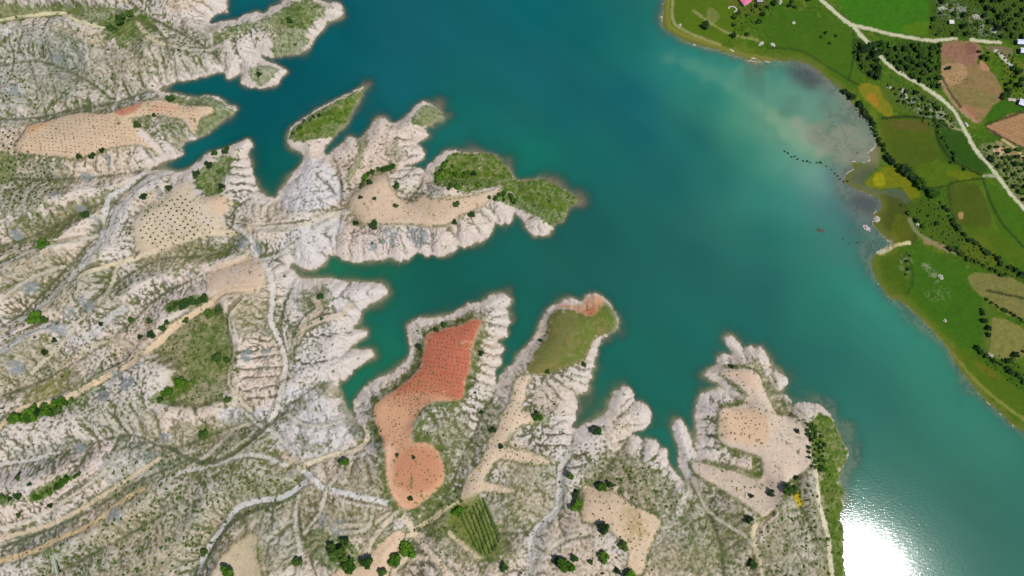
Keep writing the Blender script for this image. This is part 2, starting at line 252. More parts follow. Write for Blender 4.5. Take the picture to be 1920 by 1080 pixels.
ROADS = [ # (rgb, width m, strength, polyline)
 ((214,205,165), 2.6, .9, "-60,45 0,38 40,32 80,27 115,25 125,28 140,38 165,45 195,53"),
 ((205,190,160), 3, .7, "258,43 275,65 295,80 325,86"),
 ((212,196,168), 2.4, .9, "480,428 430,436 375,440 345,450 320,457 287,472 250,485 220,495 187,502 150,520 120,540 100,562 82,580 55,592 0,627 -60,660"),
 ((203,198,196), 2.6, .8, "272,322 240,348 205,370 200,390 196,412 197,430 185,455 165,475 150,500 130,528"),
 ((206,200,194), 5, .6, "318,322 290,330 255,352 235,380 215,405 205,440 180,470 160,495 130,525 95,560 60,590 20,610"),
 ((205,201,200), 5, .55, "0,660 60,625 110,610 150,640 200,600 230,580"),
 ((208,200,190), 1.6, .7, "640,860 690,850 700,830"), ((212,196,170), 2.0, .7, "620,1000 650,985 690,985 730,962"), ((206,196,180), 1.8, .7, "480,430 470,470 440,490 400,500"),
 ((200,190,170), 2, .7, "180,400 195,412 200,425"),
 ((216,192,160), 4.0, .95, "480,545 435,547 400,567 362,590 325,615 295,645 262,665 250,680 212,700 180,717 140,740 100,755 50,765 20,780 0,800 -40,830"),
 ((212,204,196), 3, .8, "440,425 460,437 475,455 481,485 500,500 510,530 512,560 508,600 525,640 535,680 530,720 520,760 508,790"),
 ((210,200,185), 3, .7, "655,395 620,402 590,415 560,424 520,427 480,430"),
 ((205,198,190), 2.4, .7, "480,490 520,480 560,455 600,430 635,405"),
 ((213,208,203), 3.3, .95, "562,877 585,895 600,912 630,920 675,932 717,940 750,952"),
 ((210,196,170), 2.6, .9, "562,877 587,867 630,852 667,845 690,822 684,800"),
 ((216,196,172), 4.2, .95, "745,945 765,980 780,1005 800,1030 820,1050 840,1075 870,1110"),
 ((214,196,168), 2.6, .9, "790,1003 760,1005 735,1025 715,1050 700,1062"),
 ((214,194,170), 2.6, .85, "800,1045 770,1045 745,1060 735,1080"),
 ((212,194,168), 2.4, .8, "745,960 720,985 700,1010 690,1030 680,1050"),
 ((200,197,196), 3.2, .8, "572,905 530,932 480,940 450,950 430,972 412,997 387,1035 375,1072"),
 ((203,197,192), 4.2, .75, "1072,845 1052,875 1050,910 1045,952 1020,980 995,1005 997,1035 1000,1085"),
 ((212,196,160), 2.6, .95, "1440,958 1425,972 1415,990 1412,1010 1418,1035 1424,1060 1427,1100"),
 ((214,204,172), 2.4, .9, "1530,882 1532,910 1537,950 1550,995 1556,1035 1561,1100"),
 ((205,190,150), 2.2, .8, "870,940 840,950 815,970 790,985"),
 ((215,195,160), 2.0, .7, "842,1000 860,1015 880,1030 900,1045"),
 ((205,195,175), 2.0, .7, "-40,1000 60,975 140,925 200,880 215,850"),
 ((205,180,140), 3.4, .85, "-40,1060 60,1035 110,1010 170,985 230,940 270,915"),
 ((200,195,190), 2.2, .7, "0,870 60,862 110,848"),
 ((205,192,175), 2.0, .7, "350,880 380,860 410,835 440,805 470,795"),
 ((208,200,190), 2.0, .6, "455,770 490,800 520,815 548,850 560,875"),
 ((196,190,176), 1.8, .7, "190,440 130,455 60,470 0,500 -40,510"), ((200,190,172), 1.6, .7, "120,500 60,520 0,560 -40,570"), ((206,200,190), 1.8, .7, "300,905 340,885 400,872 470,852 540,872"),
 ((204,196,184), 1.6, .7, "520,760 560,792 600,800 640,792"), ((196,190,178), 1.8, .7, "560,930 553,980 563,1040 558,1090"), ((206,196,178), 1.6, .7, "640,885 615,915 600,960 570,1000"), ((208,188,158), 2.0, .7, "300,860 230,905 160,950 90,985 0,1010"),
 ((208,194,168), 1.6, .7, "460,560 430,600 440,660 430,720 470,770"), ((202,192,174), 1.6, .7, "700,950 690,990 640,1000"), ((206,196,176), 1.6, .7, "1000,1080 1020,1040 1060,1010 1100,1000"), ((204,194,174), 1.6, .7, "1300,900 1330,960 1390,1000 1410,1020"),
 ((204,192,170), 1.6, .7, "220,500 200,550 150,600 110,650 60,700"), ((200,194,184), 1.6, .6, "120,30 160,80 170,140 210,180"), ((200,192,176), 1.6, .6, "325,86 380,95 430,80"), ((206,192,166), 1.6, .6, "265,665 230,640 200,640 150,660"),
 ((84,88,58), 1.8, .6, "225,20 300,60 320,110"), ((82,86,60), 2.2, .7, "320,840 380,868 440,850 500,800 540,770"), ((82,86,60), 2.4, .7, "380,1070 400,1030 430,985 470,960 520,945"),
 ((212,192,166), 3, .5, "560,620 600,600 640,590 660,570"), ((205,188,166), 4, .5, "555,640 575,600 600,580 590,560"),
 # east bank
 ((40,58,20), 1.3, .8, "1655,222 1700,219 1752,224 1765,232"), ((40,58,20), 1.3, .8, "1752,222 1758,260 1785,300 1845,330"), ((44,64,22), 1.2, .7, "1845,335 1800,340 1760,352 1725,350"), ((44,64,22), 1.2, .7, "1842,335 1858,380 1880,420 1925,470"),
 ((50,70,24), 1.2, .7, "1778,350 1785,400 1800,430"), ((46,66,24), 1.2, .6, "1600,55 1600,110 1590,150"), ((48,66,24), 1.2, .6, "1440,90 1500,95 1560,130 1610,160"), ((44,60,24), 1.2, .7, "1850,545 1925,560"), ((50,72,20), 1.2, .6, "1700,470 1712,520 1700,555"),
 ((44,60,20), 1.3, .7, "1762,80 1764,140 1800,200"), ((44,60,20), 1.3, .7, "1848,234 1900,216 1925,208"), ((60,56,40), 1.2, .8, "1850,240 1890,264 1925,280"), ((150,150,90), 1.2, .6, "1300,20 1360,60 1420,75"),
 ((198,196,164), 2.5, .95, "1500,-40 1540,0 1580,35 1600,50 1620,73 1640,92 1660,115 1685,135 1720,155 1750,175 1770,190 1790,210 1800,228 1812,250 1825,275 1840,295 1855,310 1870,330 1885,350 1905,375 1940,410"),
 ((196,191,158), 2.0, .9, "1597,46 1640,57 1680,66 1720,73 1750,76 1792,72"),
 ((200,195,160), 2.3, .9, "1822,74 1845,78 1875,80"),
 ((190,190,178), 2.3, .9, "1868,95 1885,112 1902,129"),
 ((150,150,100), 1.6, .8, "1262,-20 1261,35 1272,50 1290,60 1315,72 1350,84"),
 ((150,140,60), 3.0, .5, "1255,-20 1252,40 1275,62 1340,86 1400,104 1450,112"),
 ((170,170,140), 1.5, .7, "1845,330 1868,330"),
 ((160,155,110), 1.4, .7, "1765,205 1780,235 1800,243"),
 ((125,130,90), 2.2, .8, "1705,410 1715,430 1740,450 1765,460 1790,475"),
 ((145,125,90), 3.5, .8, "1735,452 1760,460 1780,470"),
 ((140,140,70), 1.6, .6, "1700,575 1740,612 1790,668 1830,715 1870,750 1925,790"),
 ((215,205,150), 1.8, .8, "1650,475 1665,468 1680,460 1705,455"),
 ((205,180,130), 1.3, .7, "1880,262 1900,275 1925,300"),
]
FLAT = ["543,256 570,235 640,190 682,164 670,198 645,227 620,250 590,262 565,266", "845,286 880,288 932,294 957,325 940,345 900,345 850,345 825,330", "962,344 1020,341 1048,352 1090,376 1060,400 1010,395 975,385 945,370",
 "365,325 390,303 440,280 432,310 420,350 400,372 382,368 368,345", "1520,785 1545,790 1575,820 1590,850 1583,1090 1540,1090 1530,890", "790,195 812,198 830,212 832,224 805,228 785,228", "295,650 400,565 430,600 442,680 425,745 370,765 315,745 342,690", "655,360 720,290 760,300 700,340",
 "0,20 60,14 130,12 250,18 290,40 215,60 140,38 0,50"]
VALLEY = ["300,168 250,185 200,200 150,208 80,225 0,230 -120,240", "290,318 215,388 190,440 120,520 50,590 0,620 -120,680",
 "552,508 500,480 440,500 380,520 300,560 260,600 200,650 100,710 0,750 -120,790", "655,780 690,825 620,855 575,880 550,930 480,945 430,970 400,1020 370,1080 350,1180",
 "930,720 925,745 905,772 895,800 870,850 850,900 820,950 790,985 760,1060", "1075,800 1070,840 1050,890 1045,950 1000,1000 995,1100 1000,1200", "1285,898 1310,930 1330,970 1350,1030 1360,1180",
 "1362,734 1378,750 1395,756", "1306,852 1330,865 1380,876 1430,900", "622,290 640,330 640,370 640,410 630,470", "795,322 790,350 770,375",
 "640,714 600,722 560,750 530,770 520,800 560,870", "422,130 400,100 350,70 290,40 250,10", "0,880 120,850 250,815 330,840 440,800 500,790", "0,1030 160,965 260,905 330,875 380,850",
 "470,375 440,400 440,460 400,480 300,490 230,530", "560,515 540,560 530,620 545,690", "100,1080 250,1000 350,940", "0,130 80,120 160,150 220,190", "860,960 900,990 960,1000 1000,990", "1180,820 1150,860 1120,900 1080,920",
 "1440,690 1460,735 1475,770", "1490,900 1500,950 1530,1010 1560,1080", "600,1080 570,1000 560,940", "0,470 80,440 180,390 210,385", "30,340 120,340 220,330 290,318"]
GULLY = """666,432 659,457 655,493;735,450 730,470 726,489;768,432 778,448 780,476;812,442 810,460 809,479;842,430 855,448 857,469;905,400 918,413 928,427;925,397 936,410 943,424
587,445 595,465 615,486;612,438 620,455 624,480;617,300 632,320 640,342 641,375;595,330 612,345 630,365;432,300 467,297;430,315 472,312;434,328 476,330;436,345 482,347;442,360 490,357
738,322 792,313;745,337 790,325;757,277 796,272;745,300 788,290;740,262 790,262;656,531 640,552 634,560;635,556 655,562 676,585;618,578 645,586 672,598;700,532 690,548 700,565
553,626 567,628 592,631 630,627 658,620;545,668 567,680 592,681 630,670 657,656;560,530 541,550 527,577;540,600 555,640 552,680;572,560 590,570 602,575;912,580 935,574 956,573;910,592 930,595 951,589;906,604 930,610 948,612
905,622 925,632 936,638;900,640 922,648 943,650;897,655 920,664 938,668;893,672 912,684 928,690;888,688 908,700 927,704;882,705 905,718 930,722;813,612 812,597;900,588 900,566;855,600 854,585;795,625 778,605
775,640 766,640;778,660 766,665;760,690 750,688;735,715 720,708;700,745 690,722;690,760 666,765;1098,652 1125,645;1094,664 1119,661;1088,678 1112,677;1082,690 1107,694;1070,700 1104,707;1052,703 1102,722;1035,706 1080,737;1018,712 1052,748;1002,720 1040,760
530,650 495,655 455,662;530,668 490,670 450,675;532,688 455,692;530,705 460,710;525,726 455,730;520,742 470,748;292,90 300,155;312,92 312,152;265,112 268,162;345,118 364,148;375,112 390,142;425,100 421,132;330,100 330,152;235,120 240,175
355,100 370,120;404,95 408,135;470,60 480,95;440,75 452,110;450,120 452,142;485,118 482,150;540,95 545,70;600,60 585,45;620,35 605,25;1380,700 1366,668;1400,690 1397,655;1440,715 1452,695;1445,735 1466,735;1452,752 1476,744;1462,765 1484,760;1480,780 1495,757
1345,760 1330,735;1340,790 1308,785;1345,815 1304,815;1330,840 1306,845;1150,790 1190,754;1165,760 1187,745;1170,800 1217,795;1130,800 1100,800;1160,830 1184,817;1200,850 1210,827;1225,860 1238,842;1235,885 1255,872;560,330 535,350;980,420 1000,405;1010,425 1015,442
60,120 75,170 60,200;95,130 110,175;140,110 150,160;180,150 170,190;30,100 25,150;200,100 215,150;1020,800 1060,790;1015,815 1065,815;1010,835 1060,835;880,780 900,800;870,795 895,812;850,770 862,810;835,775 850,815;815,780 830,830;880,830 895,805;1095,850 1060,860;1090,870 1055,880
660,800 640,830;600,760 620,800 610,840;560,790 575,840;690,870 700,900;350,770 330,800;300,770 310,820;260,760 280,800;220,770 250,815;370,760 390,800;420,740 440,780;200,720 230,760"""
print('raster'); 
wl = W(smooth(WEST, 2, True)); el = W(smooth(EAST, 3, True))
# break up the traced line with small natural wobble: warp the lookup instead of the line
mW = fill(wl); mE = fill(el)
land = mW | mE
wob = fbm(3, 1.5, 14, 1.3)
def sdist(mask):
    e = np.zeros_like(mask); e[:, 1:] |= mask[:, 1:] != mask[:, :-1]; e[1:] |= mask[1:] != mask[:-1]
    d = jfa(e)*S; return np.where(mask, d, -d).astype(np.float32)
dS = sdist(land)
dS = dS + wob*np.where(mW | (GX < 250), .5, .5)*np.exp(-np.abs(dS)/12)
land = dS > 0
west = (GX < samp(dS*0, GX, GY)+ (GY*0 + 300)) & ~mE
west = west & ((GX < 200) | mW | (GX + 0.6*GY < 395))
# ------------------------------------------------------------------ height field
print('height')
calm = np.zeros((NY, NX), np.float32)
for rgb, s_, r_, p in TINT:
    if min(rgb) >= 196 and s_ >= .7: calm = np.maximum(calm, .85*blur(fill(W(smooth(P(p), 2, True), 5)).astype(np.float32), 5))
for kind, s_, r_, p in VEG:
    if s_ >= .5: calm = np.maximum(calm, (.7 if kind == 'g' else .5)*blur(fill(W(smooth(P(p), 2, True), 5)).astype(np.float32), 5))
calm = np.maximum(calm, .7*np.exp(-np.clip(dS-4, 0, 99)/9.))
rdm = np.zeros((NY, NX), np.float32)
for rgb, wd, s_, p in ROADS:
    q = smooth(P(p), 3)
    if q[:, 0].min() < 1570 and not (q[:, 0].mean() > 1200 and q[:, 1].mean() < 200): rdm = np.maximum(rdm, 1-sm(pdist(W(q, 5), wd+4), wd*.5, wd*.5+2.5))
vd = np.full((NY, NX), 90, np.float32)
for v in VALLEY: vd = np.minimum(vd, pdist(W(smooth(P(v), 3)), 90))
gd = np.full((NY, NX), 30, np.float32)
gr = np.random.default_rng(9)
for v in GULLY.replace('\n', ';').split(';'):
    q = W(smooth(P(v), 5), 3); q[1:-1] += gr.normal(0, .7, (len(q)-2, 2)); gd = np.minimum(gd, pdist(smooth(q, 3), 30)+gr.uniform(0, .5))
gd = np.maximum(gd+wob*.5, 0)
fm = {k: fill(W(smooth(P(v), 2, True), 8)) for k, v in FIELD.items()}
fs = {k: blur(m.astype(np.float32), 1) for k, m in fm.items()}
plat = np.zeros((NY, NX), np.float32)
for k in fs: plat = np.maximum(plat, blur(fs[k], 6))
flat = np.zeros((NY, NX), np.float32)
for p in FLAT: flat = np.maximum(flat, blur(fill(W(smooth(P(p), 2, True), 3)).astype(np.float32), 6))
dv = np.minimum(np.maximum(dS, 0)*1.0, vd+2)
rough = fbm(11, 6, 70, 1.6)
hW = .022*np.clip(dS, 0, 400) + 12*(1-np.exp(-dv/15)) + (fbm(16, 20, 200, 2.0)*4.6*sm(dv, 0, 30)+rough*1.2+fbm(15, 3, 14, 1.0)*.22)*(1-.6*flat)*(1-.75*calm)*(1-.7*rdm)*sm(dS, 3, 40)*(1-plat*.9) + plat*2.0 + fbm(12, 2, 20, 1.0)*.5*sm(dS, 1, 12)*(1-plat)
hW = hW*(1-.62*flat)
hW = hW-np.minimum(hW-.4, 2.6*sm(dS, -1, 9))*np.exp(-(gd/2.3)**1.3)*(1-plat*.8)
hW = np.maximum(hW, .5*sm(dS, 0, 2)+.05)
hE = .028*np.clip(dS, 0, 400) + .5*(1-np.exp(-np.clip(dS, 0, 99)/4)) + fbm(13, 8, 60, 1.6)*.35*sm(dS, 5, 40)
# water bed: steep off the badlands, flat in the flooded fields of the east bay
SHOAL = [(1480,230,120,.9),(1560,250,110,1),(1600,300,70,1),(1600,390,60,.9),(1620,180,60,.9),(1530,150,60,.8),(1640,450,50,.7),(1630,500,22,.5),(1700,610,30,.4),
 (955,300,26,.95),(1040,345,30,.95),(1085,375,28,1),(825,195,26,1),(845,215,20,.9),(935,262,30,.5),(890,280,30,.9),(692,155,14,.9),(655,795,24,.6),(1085,775,26,.9),(1105,755,22,.8),
 (1165,630,14,.7),(1145,640,12,.8),(1560,760,18,.9),(1590,800,20,.8),(1600,850,26,.9),(1585,880,14,.7),(690,600,20,.5),(650,640,18,.5),(1305,700,14,.6),(955,545,14,.9),(965,600,10,.7),(1075,800,18,.8),(310,168,18,.9),(305,318,20,.9),(565,510,16,.9),(735,547,12,.8),(710,575,14,.7),(710,668,10,.6),(1650,660,1,0)]
def blob(x, y, r, z=0):
    q = W([[x, y]], z)[0]; rr = r*.5
    return np.exp(-((GX-q[0])**2+(GY-q[1])**2)/(2*(rr*.75)**2))
shoal = np.zeros((NY, NX), np.float32)
for x, y, r, s_ in SHOAL:
    if s_: shoal = np.maximum(shoal, s_*blob(x, y, r).astype(np.float32))
dw = np.clip(-dS, 0, 400); n3_ = fbm(31, 8, 60, 1.5)
bed = -(dw*np.where(GX > 230, .22, .42)*(.6+.75*sm(n3_, -1.4, 1.2))*(1-.93*np.clip(shoal, 0, 1))) + fbm(14, 2, 20, 1)*.1*np.exp(-dw/10)
bed = np.minimum(bed, -.02*dw)
h = np.where(land, np.where(mE, hE, hW), bed).astype(np.float32)
h = np.maximum(h, -14)
# erosion: carve gullies that drain to the lake (stream power on a D8 network)
prot = np.clip(np.maximum(plat*1.6, flat*.95), 0, 1)
EK = (np.where(mE, .0, 1-.97*sm(prot, .25, .75))*(1-.75*calm)*(1-.9*rdm)).astype(np.float32)
N8 = [(-1, -1), (-1, 0), (-1, 1), (0, -1), (0, 1), (1, -1), (1, 0), (1, 1)]
def erode(h, K, s, its, diff, kk, a0, fillfirst=False):
    ny, nx = h.shape; idx = np.arange(ny*nx).reshape(ny, nx); A = None
    if fillfirst:
        hl = h.ravel().tolist(); done = bytearray((h <= 0).ravel().astype(np.uint8).tobytes()); heap = []
        b = (h <= 0); nb = np.zeros_like(b)
        for dy, dx in N8: nb |= np.roll(np.roll(~b, dy, 0), dx, 1)
        for i in idx[b & nb]: heapq.heappush(heap, (hl[i], int(i)))
        for i in np.concatenate([idx[0], idx[-1], idx[:, 0], idx[:, -1]]):
            if not done[i]: done[i] = 1; heapq.heappush(heap, (hl[i], int(i)))
        off = [dy*nx+dx for dy, dx in N8]; n = ny*nx
        while heap:
            z, i = heapq.heappop(heap)
            for o in off:
                j = i+o
                if 0 <= j < n and not done[j]:
                    done[j] = 1
                    if hl[j] <= z: hl[j] = z+.004
                    heapq.heappush(heap, (hl[j], j))
        h = np.array(hl, np.float32).reshape(ny, nx)
    for it in range(its):
        best = np.zeros((ny, nx), np.float32); rec = idx.copy()
        hp = np.pad(h, 1, 'edge'); ip = np.pad(idx, 1, 'edge')
        for dy, dx in N8:
            d = (h-hp[1+dy:1+dy+ny, 1+dx:1+dx+nx])/(1.4142 if dy and dx else 1.)
            m = d > best; best = np.where(m, d, best); rec = np.where(m, ip[1+dy:1+dy+ny, 1+dx:1+dx+nx], rec)
        lm = (h > 0) & (K > 0); li = idx[lm]; o = li[np.argsort(-h.ravel()[li], kind='stable')]
        A = [1.0]*(ny*nx); rl = rec.ravel()[o].tolist()
        for i, r in zip(o.tolist(), rl):
            if r != i: A[r] += A[i]
        A = np.array(A, np.float32).reshape(ny, nx)
        Fc = kk*K*np.maximum(np.sqrt(np.minimum(A, 2500))-a0, 0)*(h > 0)
        hr = np.maximum(h.ravel()[rec.ravel()].reshape(ny, nx), 0)
        h = np.where(h > 0, np.maximum((h+Fc*hr)/(1+Fc), np.minimum(h, .05)), h)
        if diff:
            hp = np.pad(h, 1, 'edge'); lap = hp[:-2, 1:-1]+hp[2:, 1:-1]+hp[1:-1, :-2]+hp[1:-1, 2:]-4*h
            h = np.where(h > 0, h+diff*np.clip(K, .1, 1)*lap, h)
    return h, A
def up2(a):
    a = np.repeat(np.repeat(a, 2, 0), 2, 1); return blur(a, 1)
h0 = h.copy()
hc = h[::2, ::2]; hc2, Ac = erode(hc.copy(), EK[::2, ::2], 2*S, 15, .11, .12, 2.6, True)
dh = up2(hc2-hc)
h = np.where(land & (h > .1), np.maximum(h+dh*sm(dS, .5, 3), .05), h)
h, A = erode(h, EK, S, 3, .08, .07, 4.5)
A = np.where(h > 0, A, 1)
HGT = h.astype(np.float32)
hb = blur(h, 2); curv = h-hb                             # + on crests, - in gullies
hb2 = blur(h, 8); curv2 = h-hb2
gyv, gxv = np.gradient(h, S); slope = np.hypot(gxv, gyv)
flow = sm(np.log(A+1), 3.0, 4.2)
print('gullies', float(curv.min()), float(curv.max()), float(slope[land].mean()))
# ------------------------------------------------------------------ colour of the ground (its own colour only, no light)
def lin(c):
    c = np.array(c, float)/255; return np.where(c <= .04045, c/12.92, ((c+.055)/1.055)**2.4)/GAIN
C = np.zeros((NY, NX, 3), np.float32)
def mix(m, rgb, v=None):
    global C
    c = lin(rgb).astype(np.float32); m = np.clip(m, 0, 1)[..., None]
    if v is not None: c = c[None, None]*v[..., None]
    C = C*(1-m)+c*m
n1 = gn(21, 1.3); n2 = gn(22, 3.2); n3 = fbm(23, 3, 60, 1.3); n4 = fbm(24, 1.5, 12, .8); n5 = gn(25, 25); n6 = fbm(26, 2, 30, 1.0)
C[:] = lin((198,184,166)).astype(np.float32)
mix(sm(n5, -.6, 1.2)*.7, (205,196,190)); mix(sm(-n5, -.2, 1.4)*.6, (203,178,152))
def soft(poly, r, z=7): return blur(fill(W(smooth(P(poly), 2, True), z)).astype(np.float32), max(1, r/S/1.5))
tint = np.zeros((NY, NX), np.float32)
for rgb, s_, r, p in TINT:
    m = soft(p, r); k = s_*sm(m+.14*n3*np.minimum(m*3, 1), .25, .7); mix(k, rgb)
    if min(rgb) > 190: tint = np.maximum(tint, k)
strip = np.exp(-np.clip(dS-3-2.5*n3, 0, 99)/6.)*(~mE)
mix(strip*.7, (212,198,188))
# fresh chalk on spurs, olive scrub in the hollows and on the flats
regv = .62*sm(.8*n5+.55*n3, -.5, 1.5)+.08
regv = regv*(1-.75*tint)*sm(dS+3*n3, 6, 26)*(1-plat*.3)
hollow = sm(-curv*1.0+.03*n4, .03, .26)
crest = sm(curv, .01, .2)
n0 = gn(27, .9)
regv = np.clip(regv, 0, 1)
scr = np.clip(regv*sm(n0*.7+n1*.6+.35*n4-6*curv, .0, 1.2)*1.15 + hollow*sm(regv, .0, .35)*.8, 0, 1)*(1-.8*crest)
mix(scr*.88, (96,96,66)); 
mix(sm(n2*.8+n4*.7+n0*.5, 1.0, 2.0)*sm(regv, .15, .6)*.85, (80,96,44))
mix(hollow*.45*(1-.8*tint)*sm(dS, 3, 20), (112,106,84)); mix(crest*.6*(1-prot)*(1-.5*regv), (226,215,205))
mix(flow*.80*sm(dS, 1, 8)*(1-.5*tint)*(1-prot), (80,80,60)); mix(np.exp(-(gd/(.75+.2*n4))**2)*sm(n3, -2.2, -.4)*.7*(1-prot), (84,84,66))

mix(sm(n6+.5*n1, 1.5, 2.5)*.6*sm(dS, 15, 40)*(1-plat), (128,134,138))     # grey marl scabs
vm = {'g': np.zeros((NY, NX), np.float32), 'o': np.zeros((NY, NX), np.float32)}
for kind, s_, r, p in VEG:
    m = soft(p, r); e = sm(m+.16*n4*np.minimum(m*4, 1)+.10*n2*np.minimum(m*4, 1), .30, .62)*s_
    tex = (.86 if kind == 'g' else .74)+.16*sm(n4+.8*n1, -1.2, 1.2)
    e = e*(1-(.15 if kind == 'g' else .35)*sm(curv, .08, .4))
    if kind == 'g': mix(np.minimum(e*1.1, 1)*tex, (84,110,26)); mix(e*sm(n2+n1, .4, 2)*.7, (52,84,20)); mix(e*sm(-n4-n1*.6, .6, 2)*.5, (150,145,85))
    elif kind == 'y': mix(e*tex, (150,140,62))
    elif kind == 'o': mix(e*tex, (98,104,50)); mix(e*sm(n2+n0, .1, 1.8)*.75, (66,86,34)); mix(e*sm(-n4*.6-n0*.8, .6, 1.6)*.45, (180,170,132))
    else: mix(e*tex, (88,102,78)); mix(e*sm(n2+n1, .4, 2)*.5, (62,84,56))
    vm['g' if kind == 'g' else 'o'] = np.maximum(vm['g' if kind == 'g' else 'o'], e)
mix(np.exp(-((vd+.8*n4)/2.2)**2)*sm(n3+.5*n2, -1.0, .6)*.62*(1-.5*tint)*(1-prot)*sm(dS, 1, 10), (84,96,58))
mix(np.exp(-((vd+.5*n1)/.9)**2)*.5*(1-prot)*sm(dS, 1, 10), (78,76,62))
# river gravel and tracks
def road(rgb, wd, s_, p, eastpass):
    q = smooth(P(p), 3); east = q[:, 0].mean() > 1600 or (q[:, 1].mean() < 120 and q[:, 0].mean() > 1200)
    if east != eastpass: return
    d = pdist(W(q), wd*2+4)+n4*.35
    if not east and min(rgb) > 120: mix((1-sm(d+.5*n2, wd*.5+1, wd*.5+4.2))*.5*sm(n3, -1.5, .8), (102,104,72))
    mix((1-sm(d, wd*.50, wd*.50+1.3))*min(1, s_*1.12), rgb, 1+.05*n1)
for r_ in ROADS: road(*r_, False)
SC = "735,443,12;787,436,16;697,459,7;720,452,5;160,330,8;200,300,8;172,575,10;115,620,10;140,590,8;465,667,8;498,662,6;225,962,10;250,720,9;205,740,8;225,700,7;40,690,10;110,110,8;30,170,10;60,540,9;310,820,7;700,800,5;702,822,5;640,990,10;610,975,8;150,840,7;300,360,6;110,370,8;150,390,6;480,465,8;455,455,9;30,440,8"
for a in SC.split(';'):
    x, y, r_ = map(float, a.split(',')); b_ = blob(x, y, r_*1.5, 8); mix(sm(b_*(1+.45*n4+.3*n1)-.05, .3, .7)*.8, (136,144,148))
# fields
def dirw(ang, per, wob_=.6, seed=0):
    a = math.radians(ang); return np.sin(2*math.pi*(GX*math.cos(a)+GY*math.sin(a)+wob_*n3)/per)
def fld(key, rgb, v=1., rowang=90, per=3.0, amp=.05, margin=None, mw=4):
    m = fs[key]
    if margin is not None:
        mm = blur(fm[key].astype(np.float32), mw); e = sm(mm+.05*n4, .06, .22)*(1-.95*sm(m, .5, .95))*sm(dS, 3, 7)*(.55+.45*sm(n4+n2*.6, -1, .6))*.95
        mix(e, margin); mix(e*sm(n1+n2, .4, 2)*.7, (60,84,26))
    mb = blur(fm[key].astype(np.float32), 3); k = sm(mb+.07*n1+.07*n4+(1-v)*.9*n4*np.minimum(1, 4*mb), .30, .62)*min(1, v+.05)*(1-(.25 if key not in ('red', 'meadow') else .1)*sm(-n4-.6*n1, .8, 2))
    mix(k, rgb, 1+amp*dirw(rowang, per)+.035*n1+.05*n3*.6)
fld('red', (206,158,124), 1, 8, 3.2, .03, (96,106,52), 10)
red = soft("905,595 800,620 790,690 735,735 735,745 790,735 830,742 872,752 885,690 900,620", 3)
mix(red*fs['red']*.95*sm(n3+.4*n4, -2.6, -.6), (186,106,82), 1+.07*dirw(8, 3.2)+.04*n1+.04*n4)
mix(soft("728,742 800,700 850,752 800,765 760,765", 8)*fs['red']*.45, (196,132,98))
for r_ in (1,): 
    q = W([[785, 880]], 8)[0]; rr = np.hypot(GX-q[0], (GY-q[1])*1.05)
    ring = np.sin(2*math.pi*rr/2.6+.3*n3)
    mix(np.clip(1-sm(rr, 17, 24), 0, 1)*fs['red']*.75, (190,130,98), 1+.10*ring)
    mix(soft("725,835 740,840 735,900 755,940 770,950 745,945 728,905", 3)*fs['red']*.6, (224,182,158))
fld('meadow', (116,118,62), .97, 38, 3.0, .09, (120,112,60), 2)
mix(sm(n6+.4*n3, .1, 1.4)*fs['meadow']*.5, (138,118,72)); mix(soft("1090,585 1150,582 1155,615 1110,630 1095,665 1040,690 1030,680 1075,650", 6)*fs['meadow']*.7*sm(n4, -1.5, .5), (88,114,34)); mix(soft('1110,570 1135,562 1158,590 1158,618 1140,625 1150,600', 2)*.8, (92,112,42))
for p, c_, s_ in (("1100,555 1128,553 1135,565 1112,592 1090,588 1070,578 1045,575 1050,568 1090,572", (214,160,120), .8), ("1090,582 1118,575 1108,592", (196,120,86), .8)): mix(soft(p, 2)*s_, c_)
fld('strip', (216,192,164), .86, 20, 2.6, .03, (104,110,62), 3)
fld('mesa', (212,192,172), 1, 88, 2.4, .025, (104,110,60), 5)
mix(soft("1353,770 1430,772 1432,832 1375,828 1352,815", 3)*fs['mesa']*.75, (220,184,148)); mix(soft("1360,695 1410,698 1420,730 1400,725 1375,705", 4)*fs['mesa']*.5, (216,178,150))
fld('south', (213,188,158), .94, 25, 3, .03, (100,106,56), 3)
mix(soft("1170,950 1200,962 1210,1000 1180,1010 1165,980", 5)*fs['south']*.55*sm(n4, -1.5, .5), (156,138,78))
fld('ufield', (209,182,152), .95, 80, 3.4, .05, (108,112,72), 3)
mix(soft("215,212 240,203 268,196 262,210 235,222", 2)*.75, (186,112,84)); mix(soft("290,200 335,200 330,212 290,212", 3)*fs['ufield']*.6, (212,158,128))
mix(soft("55,235 95,232 85,245 60,255", 3)*fs['ufield']*.6, (212,160,112)); mix(soft("110,225 150,215 190,225 150,250 100,270", 8)*fs['ufield']*.5, (186,170,144))
mix(soft("270,245 300,275 303,298 290,280 262,255", 2)*.8, (216,204,198))
fld('orch', (207,188,160), .74, 40, 4, .04); mix(soft("395,370 425,368 420,400 400,405", 4)*fs['orch']*.5, (214,174,142))
fld('cape', (213,184,156), .74, 60, 3, .04, (116,116,70), 2); fld('hill', (213,186,160), .72, 10, 2.4, .03); fld('yard', (215,186,158), .9, 30, 3, .03, (92,112,40), 2)
fld('corner', (208,188,154), .68, 40, 3.2, .05, (110,110,56), 3)
# yellow broom, vineyard rows
mix(soft("1484,920 1495,918 1508,945 1500,952 1488,935", 1.2)*.95, (186,160,22), 1+.15*n1)
vy = soft("880,930 905,930 925,1000 940,1030 905,1042 862,1005 835,965", 3)
mix(vy*.75, (112,122,52))
